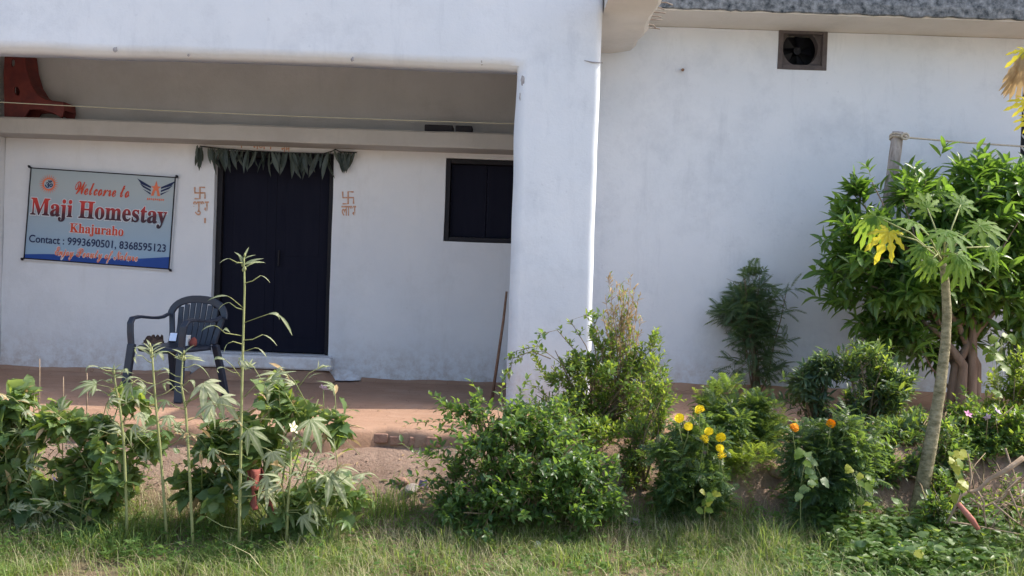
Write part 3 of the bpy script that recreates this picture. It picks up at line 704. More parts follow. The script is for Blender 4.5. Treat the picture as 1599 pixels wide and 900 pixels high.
class Plant:
    def __init__(s, name, label, cat, base, group=None):
        s.base = Vector(base); s.root = empty(name, s.base, label, cat, group); s.st = MB(); s.lv = []
    def stem(s, pts, r0_, r1_, n=5):
        k = len(pts); s.st.tube(pts, [r0_+(r1_-r0_)*i/(k-1) for i in range(k)], n)
    def leaf(s, kind, pos, d, n, size): s.lv.append((kind, LM(pos, d, n, size)))
    def sprig(s, p0, d, L, n, size, kinds, spread=50, droop=.15, tw=.0018):
        d = Vector(d).normalized(); ax = d.orthogonal().normalized(); bx = d.cross(ax); pts = []
        for i in range(4):
            t = i/3; pts.append(Vector(p0) + d*L*t - Vector((0,0,droop*L*t*t)))
        if tw: s.st.tube(pts, [tw, tw*.9, tw*.7, tw*.4], 3, False)
        ph = U(0,6.28)
        for i in range(n):
            t = (i+.6)/n; p = Vector(p0) + d*L*t - Vector((0,0,droop*L*t*t)); q = ph+i*2.4
            sd = ax*math.cos(q)+bx*math.sin(q); a = R(spread*(1-.45*t)+U(-12,12))
            ld = d*math.cos(a)+sd*math.sin(a)
            nn = Vector((0,0,1))*.9 + d*.4 + rv3(.55)
            s.leaf(random.choice(kinds), p, ld, nn, size*U(.65,1.15)*(1-.25*t))
    def bush(s, ells, nspr, L, nl, size, kinds, spread=50, droop=.15, upb=.55, r0_=.012, nstem=3, shell=.45):
        tot = sum(e[2]*e[3] for e in ells)
        for (c, ry, rx, rz) in [(e[0], e[1], e[2], e[3]) for e in ells]:
            for k in range(nstem):
                tip = c + Vector((U(-.6,.6)*rx, U(-.6,.6)*ry, U(-.1,.7)*rz)); b0 = s.base+Vector((U(-.04,.04),U(-.04,.04),-.02))
                mid = b0.lerp(tip,.5)+Vector((U(-.05,.05),U(-.05,.05),.03)); s.stem([b0, b0.lerp(mid,.6)+Vector((0,0,.02)), mid, tip], r0_*U(.7,1), .003)
            ns = int(round(nspr*rx*rz/tot)); cl = []
            for k in range(max(4, ns//7)):
                v = Vector((random.gauss(0,1),random.gauss(0,1),random.gauss(0,1))).normalized()*(random.random()**shell)*U(.8,1.08)
                cl.append((v, U(.10,.26)))
            for k in range(ns):
                v0, sg = random.choice(cl); v = v0 + Vector((random.gauss(0,sg),random.gauss(0,sg),random.gauss(0,sg)))
                p = c+Vector((v.x*rx, v.y*ry, v.z*rz))
                gl = ground(p.x, p.y)
                if p.z < gl+.03: p.z = gl+U(.03,.12)
                d = Vector((v.x, v.y, v.z+upb))+rv3(.45); d.normalize(); ll = L*U(.6,1.25)*(2.1 if random.random() < .10 else 1)
                s.sprig(p-d*ll*.7, d, ll, max(2,int(nl*U(.7,1.3))), size*U(.8,1.15), kinds, spread, droop)
    def part(s, mbx, name, m_, smooth=True):
        mbx.v = [tuple(Vector(v)-s.base) for v in mbx.v]; return mbx.build(name, m_, s.root, smooth=smooth)
    def finish(s, nsingle, stemmat, stemname='stem'):
        if s.st.v:
            o = s.part(s.st, stemname, stemmat)
            if stemname == 'twigs': o['kind'] = 'stuff'
        T = Matrix.Translation(-s.base)
        s.lv.sort(key=lambda q: q[1][1][3])
        for kind, Mx in s.lv[:nsingle]:
            o = link(bpy.data.objects.new('leaf', single_mesh(kind)), s.root); o.matrix_local = T @ Mx
        rest = [(k, T @ Mx) for k, Mx in s.lv[nsingle:]]
        if rest: tag(link(bpy.data.objects.new('foliage', joined_mesh('foliage', rest)), s.root), kind='stuff')
        return s.root
def EL(px, py, rx, rz, Y, ry=None):
    k = Y/F; return (P(px,py,Y), ry if ry else (rx+rz)/2*k, rx*k, rz*k)
def shrub(name, label, cat, bx, Y, ells, nspr, L, nl, size, kinds, stemmat=None, nsingle=0, group=None, **kw):
    p = Plant(name, label, cat, G(bx, Y), group)
    p.bush([EL(*e[:4], e[4] if len(e) > 4 else Y, e[5] if len(e) > 5 else None) for e in ells], nspr, L, nl, size, kinds, **kw)
    p._n = nsingle; p._m = stemmat or M['twig']; return p
def done(p): p.finish(p._n, p._m); return p
def flower_mesh(name, m_, rings=((.9,-.25,10),(1.0,.1,11),(.85,.4,9),(.6,.62,7),(.3,.75,5)), r=.026):
    b = MB()
    for (k, h, n) in rings:
        for i in range(n):
            q = 2*math.pi*i/n+k*3; q1 = q+math.pi/n*1.15; q0 = q-math.pi/n*1.15
            b.add([(r*.55*k*math.cos(q0), r*.55*k*math.sin(q0), h*r*1.2), (r*k*1.05*math.cos(q0), r*k*1.05*math.sin(q0), h*r*1.3+.004*U(-1,1)),
                   (r*k*1.15*math.cos(q), r*k*1.15*math.sin(q), h*r*1.3+.003), (r*k*1.05*math.cos(q1), r*k*1.05*math.sin(q1), h*r*1.3+.004*U(-1,1)),
                   (r*.55*k*math.cos(q1), r*.55*k*math.sin(q1), h*r*1.2)], [(0,1,2,3,4)])
    b.add([(0,0,-.3*r)]+[(r*.75*math.cos(2*math.pi*i/8), r*.75*math.sin(2*math.pi*i/8), .05*r) for i in range(8)], [(0,1+(i+1)%8,1+i) for i in range(8)])
    return b.mesh(name, m_)
FM = {k: flower_mesh('flower', M[k]) for k in ('yellow','orange')}
def simple_flower(m_, r, n=5):
    b = MB()
    for i in range(n):
        q = 2*math.pi*i/n; c, s_ = math.cos, math.sin
        b.add([(0,0,0),(r*.6*c(q-.5),r*.6*s_(q-.5),.25*r),(r*c(q),r*s_(q),.35*r),(r*.6*c(q+.5),r*.6*s_(q+.5),.25*r)], [(0,1,2,3)])
    return b.mesh('flower', m_)
for k, r_ in (('pink',.026),('lilac',.026),('cream',.030)): FM[k] = simple_flower(M[k], r_)
def flower(p, kind, px, py, Y, tilt=(.5,0), sc=1.0, stalk=True):
    w_ = P(px,py,Y); o = link(bpy.data.objects.new('flower', FM[kind]), p.root); o.location = w_-p.base
    o.rotation_euler = (tilt[0]+U(-.25,.25), tilt[1]+U(-.25,.25), U(0,6)); o.scale = (sc,)*3
    if stalk: p.stem([w_+Vector((U(-.03,.03),.03,-.14)), w_+Vector((0,.012,-.06)), w_+Vector((0,.004,-.005))], .0025, .0022, 4)

# ------------------------------------------------------------------ things in the porch
# plastic chair
cc = G(272, 7.72)
chair = empty('plastic_chair', cc, 'dark navy plastic armchair with slotted back on the porch floor', 'chair', rz=R(-22))
seat = MB(); n = 10; vs = []; fs = []
for j in range(n+1):
    for i in range(n+1):
        u, v = i/n*2-1, j/n*2-1; k = 1-.12*abs(u*v)**2.5
        vs.append((.225*u*k, -.01+.215*v*k, .405-.018*(1-u*u)*(1-v*v)+(-.012 if abs(v) == 1 and v < 0 else 0)))
fs = [(j*(n+1)+i, j*(n+1)+i+1, (j+1)*(n+1)+i+1, (j+1)*(n+1)+i) for j in range(n) for i in range(n)]
seat.add(vs, fs); so_ = seat.build('seat', M['chair'], chair, smooth=True)
md = so_.modifiers.new('solid','SOLIDIFY'); md.thickness = .035; md.offset = -1
for sx in (-1, 1):
    b = MB(); b.sweep([(sx*.265,-.262,0),(sx*.250,-.235,.22),(sx*.240,-.214,.415)], Vector((.062,.012,0)), .038); b.build('leg', M['chair'], chair, bevel=.008)
    b = MB(); b.sweep([(sx*.262,.295,0),(sx*.240,.25,.22),(sx*.222,.200,.41)], Vector((.058,.0,0)), .038); b.build('leg', M['chair'], chair, bevel=.008)
    arm = [(sx*.243,-.216,.40),(sx*.252,-.220,.50),(sx*.258,-.216,.575),(sx*.262,-.19,.612),(sx*.265,-.11,.622),(sx*.264,.0,.610),(sx*.262,.08,.606),(sx*.262,.15,.612),(sx*.262,.215,.636)]
    wv = [Vector((.058,0,0))]*6 + [Vector((.05,0,0)), Vector((.046,-.01,0)), Vector((.04,-.02,0))]
    b = MB(); b.sweep(arm, wv, .022); b.build('armrest', M['chair'], chair, bevel=.008)
def backy(z): return .195+.085*(z-.41)/.39
rail = []; wv = []
for k in range(17):
    a = math.pi*k/16; x = .268*math.copysign(abs(math.cos(a))**.85, math.cos(a)); z = .615+.148*math.sin(a)**.85
    rail.append((x, backy(z), z)); wv.append(Vector((-math.cos(a),0,-math.sin(a)*.9)).normalized()*.062)
b = MB(); b.sweep(rail, wv, .022); b.build('top_rail', M['chair'], chair, bevel=.007)
for sx in (-1,1):
    b = MB(); b.sweep([(sx*.205,backy(.41),.41),(sx*.228,backy(.52),.52),(sx*.258,backy(.64),.64)], Vector((.05,0,0)), .02); b.build('back_post', M['chair'], chair, bevel=.006)
for k in range(7):
    x = (k-3)*.058; zt = .60+.135*math.sqrt(max(0,1-(x/.25)**2))
    b = MB(); b.sweep([(x*.88,backy(.40),.40),(x*.94,backy(.55)+.008,.55),(x,backy(zt),zt)], Vector((.047,0,0)), .012); b.build('slat', M['chair'], chair, bevel=.003)
Ry = Matrix.Rotation(R(-22),4,'Z')
def onseat(x, y, z=.40): return cc + Ry @ Vector((x,y,z))
# things on the seat
b = MB(); n, k_ = 14, 9; vs = []
for j in range(k_+1):
    for i in range(n+1):
        u, v = i/n*2-1, j/k_*2-1; h = max(0,1-u*u*.9-v*v)
        vs.append((u*.075*(1+.2*nz(v*3,1)), v*.06, .052*h**.5*(1+.8*nz(u*4,v*4,2))+.012))
b.add(vs, [(j*(n+1)+i, j*(n+1)+i+1, (j+1)*(n+1)+i+1, (j+1)*(n+1)+i) for j in range(k_) for i in range(n)])
b.add([(.04,0,.045),(.062,.0,.085),(.075,.0,.075),(.075,.01,.035)], [(0,3,2,1)])
o = b.build('cloth_bundle', M['dark_cloth'], smooth=True); o.location = onseat(-.14,-.09,.405); tag(o, 'crumpled dark brown cloth on the left of the chair seat', 'cloth')
o = MB(); o.box(-.034,.034,-.005,.005,0,.082); o = o.build('pocket_mirror', M['frame'], bevel=.003); o.location = onseat(-.015,-.02,.43); o.rotation_euler = (R(-22),0,R(-5)); tag(o, 'small bright framed mirror propped on the chair seat', 'mirror')
mg, t, bs = nodes('mirror_glass'); bs.inputs['Metallic'].default_value = .6; bs.inputs['Roughness'].default_value = .15; bs.inputs['Base Color'].default_value = (.85,.87,.95,1)
b = MB(); b.box(-.028,.028,-.0075,-.0055,.008,.074); b.build('glass', mg, o)
b = MB(); b.box(-.036,.036,-.02,.02,0,.075); b.box(-.038,.038,-.022,.022,.0755,.084); o = b.build('paper_box', M['paper'], bevel=.003); o.location = onseat(.075,.02,.405); o.rotation_euler = (0,0,R(-15)); tag(o, 'small pale grey box beside the mirror on the chair seat', 'box')
b = MB(); b.tube([(0,0,0),(0,0,.03),(.004,0,.055),(.0,.0,.07)], [.026,.032,.024,.010], 10); o = b.build('pouch', M['redcloth'], smooth=True); o.location = onseat(.145,.03,.405); tag(o, 'dark red pouch at the right of the chair seat', 'pouch')

# garland of leaves over the door
YG = 9.16
gp = [(312,228),(320,229),(345,232),(430,238),(505,240),(518,236),(524,233),(531,237),(557,238)]
gpts = [P(x,y,YG) for x, y in gp]
gr = Plant('leaf_garland', 'garland of dried dark mango leaves strung across the top of the doorway', 'garland', P(430,238,YG))
gr.stem(gpts, .006, .006, 6)
def gz_at(px):
    return float(np.interp(px, [q[0] for q in gp], [q[1] for q in gp]))
px = 335
while px < 523:
    gr.leaf('toran', P(px, gz_at(px)-1, YG-U(0,.03)), Vector((U(-.55,.55), U(-.2,.02), -1)), Vector((U(-1.6,1.6),-1,0)), U(.10,.27)); px += U(1.4,5.0)
for k in range(16):
    px = U(306,316); gr.leaf('toran', P(px, U(226,234), YG-U(0,.04)), Vector((U(-.15,.15),U(-.1,.1),-1)), Vector((U(-.9,.9),-1,0)), U(.12,.2))
for k in range(3):
    gr.leaf('toran', P(325+k*3, 231, YG), Vector((.2+.1*k,-.05,-1)), Vector((U(-.5,.5),-1,0)), .15+.03*k)
for k in range(24):
    px = U(527,556); gr.leaf('toran', P(px, 238, YG-U(0,.03)), Vector(((540-px)/40+U(-.12,.12),-.05,-1)), Vector((U(-.7,.7),-1,0)), U(.10,.20))
gr.finish(300, M['frame'], 'string')

# red plastic chair stored on the ledge
def outline(name, loops, Y, th, m_, parent, base, bev=.006):
    cu = bpy.data.curves.new('o','CURVE'); cu.dimensions = '2D'; cu.fill_mode = 'BOTH'; cu.extrude = th/2; cu.bevel_depth = bev; cu.bevel_resolution = 2
    for lp in loops:
        sp = cu.splines.new('POLY'); sp.points.add(len(lp)-1); sp.use_cyclic_u = True
        for p, (x, z) in zip(sp.points, lp): p.co = (x, z, 0, 1)
    o = bpy.data.objects.new('o', cu); COL.objects.link(o); dg = bpy.context.evaluated_depsgraph_get()
    me = bpy.data.meshes.new_from_object(o.evaluated_get(dg)); bpy.data.objects.remove(o)
    me.transform(Matrix.Translation((0,Y,0)) @ Matrix.Rotation(R(90),4,'X')); me.transform(Matrix.Translation(-Vector(base)))
    me.name = name; me.materials.clear(); me.materials.append(m_); return link(bpy.data.objects.new(name, me), parent)
YR = 8.98
rb = P(50,186,YR); rb.z = 2.312
rc = empty('broken_chair', rb, 'orange red moulded plastic chair shell lying upturned in the corner of the ledge', 'plastic chair')
prof = [(8,196),(8,150),(7,120),(9,84),(38,84),(41,108),(48,132),(58,148),(72,157),(88,159),(99,160),(100,172),(97,183),(84,176),(62,170),(46,170),(40,180),(38,196)]
lp = [(lambda v: (v.x, max(v.z, 2.314)))(P(x,y,YR)) for x, y in prof]
hole = [(lambda v: (v.x, v.z))(P(27+5.5*math.cos(q)+1.5*math.sin(q), 142+8*math.sin(q), YR)) for q in [2*math.pi*k/14 for k in range(14)]]
hole2 = [(lambda v: (v.x, v.z))(P(21+4*math.cos(q), 98+7*math.sin(q), YR)) for q in [2*math.pi*k/12 for k in range(12)]]
outline('side_panel', [lp, hole, hole2], YR, .012, M['red_plastic'], rc, rb)
lp2 = [(x+.03, max(2.314, z-.01)) for x, z in lp]
outline('back_panel', [lp2], YR+.16, .012, M['red_plastic'], rc, rb)
b = MB(); pts = [P(x,y,YR) for x, y in prof[3:12]]; vs = []
for p in pts: vs += [Vector((p.x, YR, max(p.z,2.314)))-rb, Vector((p.x+.03, YR+.16, max(p.z-.01,2.314)))-rb]
b.add(vs, [(i*2,i*2+1,i*2+3,i*2+2) for i in range(len(pts)-1)]); o = b.build('seat_shell', M['red_plastic'], rc); md = o.modifiers.new('s','SOLIDIFY'); md.thickness = .008
for (xa, xb, lab) in ((664,708,'flat dark box lying on the ledge over the window, the left of two'), (712,738,'flat dark box lying on the ledge over the window, the right and shorter of two')):
    a, c = P(xa,200,8.98), P(xb,200,8.98); b = MB(); b.box(-(c.x-a.x)/2,(c.x-a.x)/2,-.09,.09,0,.062); o = b.build('flat_box', M['frame'], bevel=.008)
    o.location = ((a.x+c.x)/2, 9.0, 2.314); tag(o, lab, 'box', 'dark boxes on the ledge')
# clothes line across the porch
pa = P(-40,157,8.0); pbb = P(803,192,8.0); pa = Vector((-4.77, 8.02, pa.z)); b = MB(); pts = []
a0 = P(0,158,8.02); a1 = P(800,192,8.02); dirv = (a1-a0)
pe = a0 + dirv*((.38-a0.x)/dirv.x); ps = a0 + dirv*((-4.775-a0.x)/dirv.x)
for k in range(15):
    t = k/14; p = ps.lerp(pe, t); pts.append(p - Vector((0,0,.0+.02*math.sin(math.pi*t))))
b.tube(pts, .0038, 5); o = b.build('clothesline', M['cord'], smooth=True); tag(o, 'thin yellow cord stretched across the porch opening under the beam', 'cord')
# stick leaning by the pillar
b = MB(); b.tube([G(768,8.2)+Vector((0,0,0)), P(779,548,8.22), P(786,500,8.25), P(791,455,8.27)], [.014,.013,.012,.010], 7); o = b.build('leaning_stick', M['stick'], smooth=True); tag(o, 'brown stick leaning in the porch corner beside the white pillar', 'stick')

# ------------------------------------------------------------------ post and rope
YP = 8.72
pts = [G(1333,YP)-Vector((0,0,.05)), P(1352,530,YP), P(1378,370,YP), P(1394,270,YP), P(1402,206,YP)]
pb = G(1333,YP)
post = empty('clothes_post', pb, 'weathered grey wooden post leaning up through the leafy tree', 'post')
b = MB(); rad = [.060,.058,.055,.054,.051]; fine = []; fr = []
for i in range(len(pts)-1):
    for k in range(6): t = k/6; fine.append(pts[i].lerp(pts[i+1],t)+Vector((.006*nz(i+t,1),.0,0))); fr.append(rad[i]+(rad[i+1]-rad[i])*t+.005*nz((i+t)*3,7))
fine.append(pts[-1]); fr.append(.048)
b.tube(fine, fr, 10); b.v = [tuple(Vector(v)-pb) for v in b.v]; b.build('post', M['post'], post, smooth=True)
b = MB(); kn = P(1402,215,YP)
ringp = [kn+Vector((.066*math.cos(q),.066*math.sin(q),.012*math.sin(2*q))) for q in [2*math.pi*k/14 for k in range(15)]]
b.tube(ringp, .010, 6, False); b.tube([p+Vector((0,0,.022)) for p in ringp], .009, 6, False)
k0 = P(1412,213,YP-.07); b.tube([k0+Vector((.03*math.cos(q),-.02,.025*math.sin(q))) for q in [2*math.pi*k/10 for k in range(11)]], .010, 6, False)
r1 = P(1599,231,YP); d_ = r1-kn; pe = P(1752,238,9.19); b.tube([k0, kn.lerp(pe,.03)+Vector((0,-.05,.0)), kn.lerp(pe,.3)-Vector((0,0,.003)), kn.lerp(pe,.6)-Vector((0,0,.003)), pe], .0085, 6)
o = b.build('rope', M['rope'], smooth=True); tag(o, 'grey rope knotted round the wooden post and drawn tight to the right', 'rope')

# ------------------------------------------------------------------ tree
YT = 8.4
tree = Plant('leafy_tree', 'broad glossy green tree with several pinkish trunks in front of the right wall', 'tree', G(1502, YT))
tb = tree.base
for k in range(7):
    a = 2*math.pi*k/7; px0 = 1502+20*math.cos(a); b0 = G(px0, YT+.11*math.sin(a))-Vector((0,0,.03))
    tgt = [(1470,470),(1500,440),(1540,450),(1420,430),(1560,480),(1440,500),(1520,400)][k]
    md_ = P(1508+17*math.cos(a), 570, YT+.1*math.sin(a)); tip = P(*tgt, YT+U(-.2,.2)); mid2 = md_.lerp(tip,.5)+Vector((0,0,.05))
    tk = MB(); q5 = [b0, b0.lerp(md_,.5), md_, mid2, tip]; tk.tube(q5, [.050,.046,.040,.028,.014], 9); tree.part(tk, 'trunk', M['bark'])
    for q in range(4):
        t2 = P(U(1300,1599), U(280,500), YT+U(-.4,.4)); tk = MB(); tk.tube([mid2, mid2.lerp(t2,.5)+Vector((0,0,.05)), t2], [.014,.010,.004], 5); tree.part(tk, 'branch', M['bark'])
tk = MB(); tk.tube([P(1490,622,YT), P(1478,600,YT), P(1455,575,YT-.05), P(1438,545,YT-.1)], [.014,.011,.009,.005], 6); tree.part(tk, 'branch', M['bark'])
TE = [(1455,345,130,95,YT-.05,.55),(1352,385,64,72,YT,.45),(1352,330,40,56,YT,.35),(1430,440,130,85,YT-.1,.60),(1540,370,110,115,YT,.6),(1545,470,85,75,YT,.5),(1360,470,62,52,YT,.4),
      (1324,400,36,28,YT,.3),(1480,298,90,28,YT,.4),(1580,298,50,32,YT,.4),(1430,520,70,35,YT,.35),(1640,380,90,120,YT,.6)]
TE += [(1430,400,110,90,YT,.5),(1520,430,90,90,YT,.5),(1400,520,60,40,YT,.4),(1490,530,60,36,YT,.35)]
tree.bush([EL(*e) for e in TE], 1250, .17, 7, .19, ['tree','tree','tree2'], spread=62, droop=.2, upb=.35, nstem=0, shell=.40)
for (x,y,a) in ((1300,395,-1),(1290,370,-1),(1305,420,-1),(1318,465,-1),(1335,500,-1),(1315,310,-.7),(1345,270,-.4),(1480,268,.1),(1550,264,.2),(1530,262,-.2)):
    p_ = P(x+14,y+4,YT-.1); tree.sprig(p_, (a,-.3,.15 if abs(a) > .5 else 1), .13, 7, .17, ['tree','tree2'], spread=55, droop=.3)
tree.finish(300, M['bark'], 'twigs')

# ------------------------------------------------------------------ papaya
YA = 6.1
pa_ = Plant('papaya_tree', 'slender young papaya with bare speckled trunk leaning in front of the leafy tree', 'papaya tree', G(1428, YA))
tp = [(1428,815),(1436,780),(1452,700),(1466,620),(1476,540),(1479,490),(1476,440),(1471,402)]
tpts = [P(x,y,YA) for x, y in tp]; tpts[0] = pa_.base-Vector((0,0,.03))
mbt = MB(); fine = []; fr = []; rr_ = [.047,.046,.041,.035,.030,.028,.025,.019]
for i in range(len(tpts)-1):
    for k in range(8): t = k/8; fine.append(tpts[i].lerp(tpts[i+1],t)); fr.append((rr_[i]+(rr_[i+1]-rr_[i])*t)*(1+.05*nz((i*8+k)*.9,2)+.05*nz((i+t)*7,5)))
fine.append(tpts[-1]); fr.append(.018); mbt.tube(fine, fr, 12); pa_.part(mbt, 'trunk', M['papbark'])
top = P(1472,408,YA)
def pleaf(kind, ex, ey, dY, d, n, size, sag=.04):
    e = P(ex, ey, YA+dY); pa_.stem([top, top.lerp(e,.5)+Vector((0,0,sag)), e], .006, .0045, 5); pa_.leaf(kind, e, d, n, size*.84)
pleaf('papy',1388,362,-.1,(-.45,-.25,-.75),(-.3,-1,.4),.20)
pleaf('papd',1368,338,.0,(-.6,-.2,-.6),(-.1,-.6,.9),.21)
pleaf('pap',1425,345,-.1,(-.3,-.6,-.1),(0,-.75,.75),.17)
pleaf('pap',1478,362,-.2,(-.1,-.8,-.35),(0,-.55,.85),.22)
pleaf('papd',1495,398,-.22,(.25,-.6,-.8),(.1,-.9,.5),.21)
pleaf('pap',1530,352,.0,(.6,-.4,-.2),(.1,-.8,.8),.21)
pleaf('papd',1545,385,.1,(.7,-.2,-.5),(.2,-.7,.7),.17)
pleaf('pap',1448,325,.15,(-.1,.2,.5),(0,-1,.4),.17)
pleaf('pap',1500,320,.15,(.3,.3,.4),(0,-1,.6),.18)
pleaf('papd',1455,405,-.18,(-.4,-.5,-.6),(0,-1,.5),.14)
pleaf('papd',1440,385,-.2,(-.5,-.6,-.4),(0,-1,.7),.13)
pa_.finish(60, M['stem_pale'], 'petiole')
# second papaya out at the right edge with its withered leaf hanging into view
YQ = 6.9
p2 = Plant('papaya_tree', 'papaya at the right edge with withered yellow and tan leaf hanging beside the roof', 'papaya tree', G(1690, YQ))
mbt = MB(); mbt.tube([p2.base-Vector((0,0,.03)), P(1680,600,YQ), P(1665,300,YQ), P(1660,30,YQ)], [.055,.05,.043,.03], 12); p2.part(mbt, 'trunk', M['papbark'])
t2 = P(1660,45,YQ)
for (kind, x, y, d, n, sz) in (('papt',1597,86,(-.12,-.1,-1),(-.3,-1,0),.30),('papt',1593,88,(-.02,-.05,-1),(.5,-1,0),.27),('papy',1603,80,(-.3,-.3,-.6),(0,-1,.4),.15),('papy',1605,160,(-.7,-.2,-.1),(0,-1,.3),.12),
                               ('papy',1610,185,(-.5,-.2,-.3),(0,-1,.3),.10),('pap',1740,60,(.8,-.2,-.2),(0,-.6,1),.3),('pap',1670,-40,(.1,-.5,.4),(0,-.6,1),.3)):
    e = P(x,y,YQ); p2.stem([t2, t2.lerp(e,.5)+Vector((0,0,.05)), e], .007, .005, 5); p2.leaf(kind, e, d, n, sz)
p2.finish(60, M['stem_pale'], 'petiole')

# ------------------------------------------------------------------ shrubs
p = shrub('feathery_shrub', 'dark feathery leaved shrub growing alone against the right wall', 'shrub', 1183, 8.95,
      [(1170,455,40,38),(1165,510,44,48),(1170,556,44,34),(1176,490,36,60),(1175,515,34,70),(1172,438,26,24)], 150, .18, 5, .18, ['neem'], nsingle=300, spread=60, droop=.25, upb=.7)
b0 = p.base; tipn = P(1228,455,8.9); mid = P(1208,540,8.9); p.stem([b0, P(1198,590,8.93), mid, P(1219,500,8.9), tipn], .008, .003)
for k in range(9):
    t = k/8; q = mid.lerp(tipn,t); p.sprig(q, (random.choice((-1,1))*U(.5,1),U(-.4,.2),.5), .10, 4, .15, ['neem'], 55, .35)
for k in range(6):
    q = P(1172+U(-12,22), 432+U(0,8), 8.95); p.sprig(q, (U(-.6,.6),U(-.3,.1),1), .09, 4, .12, ['neem'], 50, .3)
done(p)
p = shrub('round_bush', 'large dense dark green bush in the middle of the garden bed', 'bush', 805, 5.88,
      [(775,660,78,48,5.95),(805,725,135,92,5.88,.38),(705,765,46,62,5.8),(890,700,78,84,5.95,.3),(860,785,95,48,5.75,.25),(735,640,34,26,5.95),(740,795,80,40,5.7),(935,765,42,60,5.85)],
      1300, .12, 8, .058, ['bush','bush','bush2'], nsingle=300, spread=58, droop=.15)
for (x,y,d) in ((712,640,(-1,-.1,.15)),(700,655,(-1,0,.1)),(745,622,(-.5,0,.8)),(772,615,(.1,0,1)),(800,618,(.3,0,.8)),(725,650,(-.7,-.3,.5)),(668,770,(-1,-.2,.2)),(672,735,(-.8,-.1,.5))):
    p.sprig(P(x+10,y+4,6.05), d, .16, 8, .06, ['fresh','bush'], 55, .1)
p.stem([P(725,650,6.05), P(700,632,6.05), P(668,640,6.05)], .002, .001, 3)
done(p)
p = shrub('leafy_shrub', 'light green shrub with arching branches in front of the pillar foot', 'shrub', 925, 6.75,
      [(905,600,76,46),(980,590,58,66),(950,650,80,56),(875,640,66,46),(1000,650,42,66),(1005,560,38,36),(900,570,60,36),(955,555,50,46),(1018,610,40,66),(870,650,52,40,6.45),(930,680,62,52,6.3)], 980, .13, 9, .050, ['fresh','fresh','bush','fresh2'], nsingle=300, spread=55, upb=.7)
for arch in ([(925,620),(880,570),(840,540),(806,548)], [(930,600),(900,550),(870,515),(850,520)], [(935,600),(915,540),(890,500),(915,492)], [(860,560),(830,548),(800,560),(795,595)], [(935,580),(925,520),(935,490)]):
    pts = [P(x,y,6.75+U(-.1,.1)) for x, y in arch]; p.stem(pts, .004, .0015, 4)
    for i in range(len(pts)-1):
        for k in range(3):
            q = pts[i].lerp(pts[i+1], U(.2,1)); p.sprig(q, (pts[i+1]-pts[i]).normalized()+rv3(.7), .07, 5, .052, ['fresh','bush','bush'], 60, .2)
done(p)
p = shrub('open_shrub', 'sparse thin stemmed shrub leaning at the right of the leafy mound', 'shrub', 1000, 6.2,
      [(1020,600,34,46),(1005,700,34,60),(975,745,30,40),(1035,650,20,40),(985,690,30,40)], 330, .12, 7, .044, ['fresh2','fresh','bush2'], nsingle=200, spread=50, upb=1.0, nstem=4, r0_=.006)
done(p)
# dried tall weed
p = Plant('dry_weed', 'dried reddish weed stalks rising above the light green shrub', 'weed', G(965, 6.8))
for (x,y) in ((950,436),(985,438),(996,470),(968,450),(978,465),(940,490),(930,520),(1000,500),(990,455),(960,470),(955,500),(974,445),(982,480),(945,460),(963,452),(990,500),(972,500)):
    tip = P(x,y,6.8+U(-.1,.1)); b0 = p.base+Vector((U(-.05,.05),U(-.05,.05),0)); mid = b0.lerp(tip,.6)+Vector((U(-.05,.05),0,0)); p.stem([b0,mid,tip], .005, .0015, 4)
    for k in range(16):
        q = mid.lerp(tip, U(0,1)); p.sprig(q, (U(-.6,.6),U(-.4,.4),1), .05, 3, .045, ['tan','tan','fresh2'], 35, .05, .001)
p.finish(150, M['dry'])
mk = shrub('yellow_marigold', 'marigold bush with a cluster of bright yellow blooms', 'marigold', 1080, 5.98,
      [(1075,735,56,52),(1085,685,48,32),(1050,760,40,36),(1110,750,36,42),(1080,785,64,26),(1040,720,34,30)], 330, .10, 7, .085, ['mari'], stemmat=M['stem_green'], nsingle=220, spread=60, upb=.6)
for (x,y) in ((1061,653),(1075,666),(1093,640),(1107,674),(1099,686),(1126,684),(1124,700),(1128,712)): flower(mk, 'yellow', x, y, 5.75, (.75,0), U(.85,1.12))
done(mk)
p = shrub('fine_shrub', 'fine leaved green plant behind the yellow marigolds', 'shrub', 1150, 6.6,
      [(1140,635,54,46),(1165,680,50,44),(1125,675,44,44),(1195,660,30,34)], 230, .12, 7, .11, ['mari','fine','mari'], stemmat=M['stem_green'], nsingle=220, spread=50, upb=.9)
done(p)
p = shrub('seedling_clump', 'yellow green feathery clump between the two marigold bushes', 'plant', 1160, 6.3,
      [(1160,715,42,26),(1140,735,24,24)], 90, .09, 5, .10, ['fine'], stemmat=M['stem_pale'], nsingle=120, spread=45, upb=1.1); done(p)
mo = shrub('orange_marigold', 'marigold bush with two orange blooms near the papaya trunk', 'marigold', 1295, 5.98,
      [(1300,690,58,46),(1285,740,58,50),(1335,725,34,48),(1250,700,28,34),(1290,785,62,32)], 380, .11, 7, .095, ['mari','mari','neem'], stemmat=M['stem_green'], nsingle=260, spread=60, upb=.5)
flower(mo,'orange',1297,662,5.75,(.8,0),1.0); flower(mo,'orange',1240,668,5.75,(.7,.2),1.0)
done(mo)
def vine(label, pts, Y, n, size, kinds, group=None, spreadp=12):
    p = Plant('creeper', label, 'creeper', G(pts[0][0], Y), group); w_ = [p.base]+[P(x,y,Y+U(-.05,.05)) for x, y in pts]; p.stem(w_, .003, .0015, 4)
    for k in range(n):
        i = random.randrange(1,len(w_)); q = P(*[c+U(-spreadp,spreadp) for c in random.choice(pts)], Y-U(0,.1))
        p.stem([w_[i], q], .0015, .001, 3); p.leaf(random.choice(kinds), q, (U(-1,1),-.5,U(-.9,.1)), (U(-.4,.4),-.8,.8), size*U(.7,1.2))
    p.finish(60, M['stem_green'])
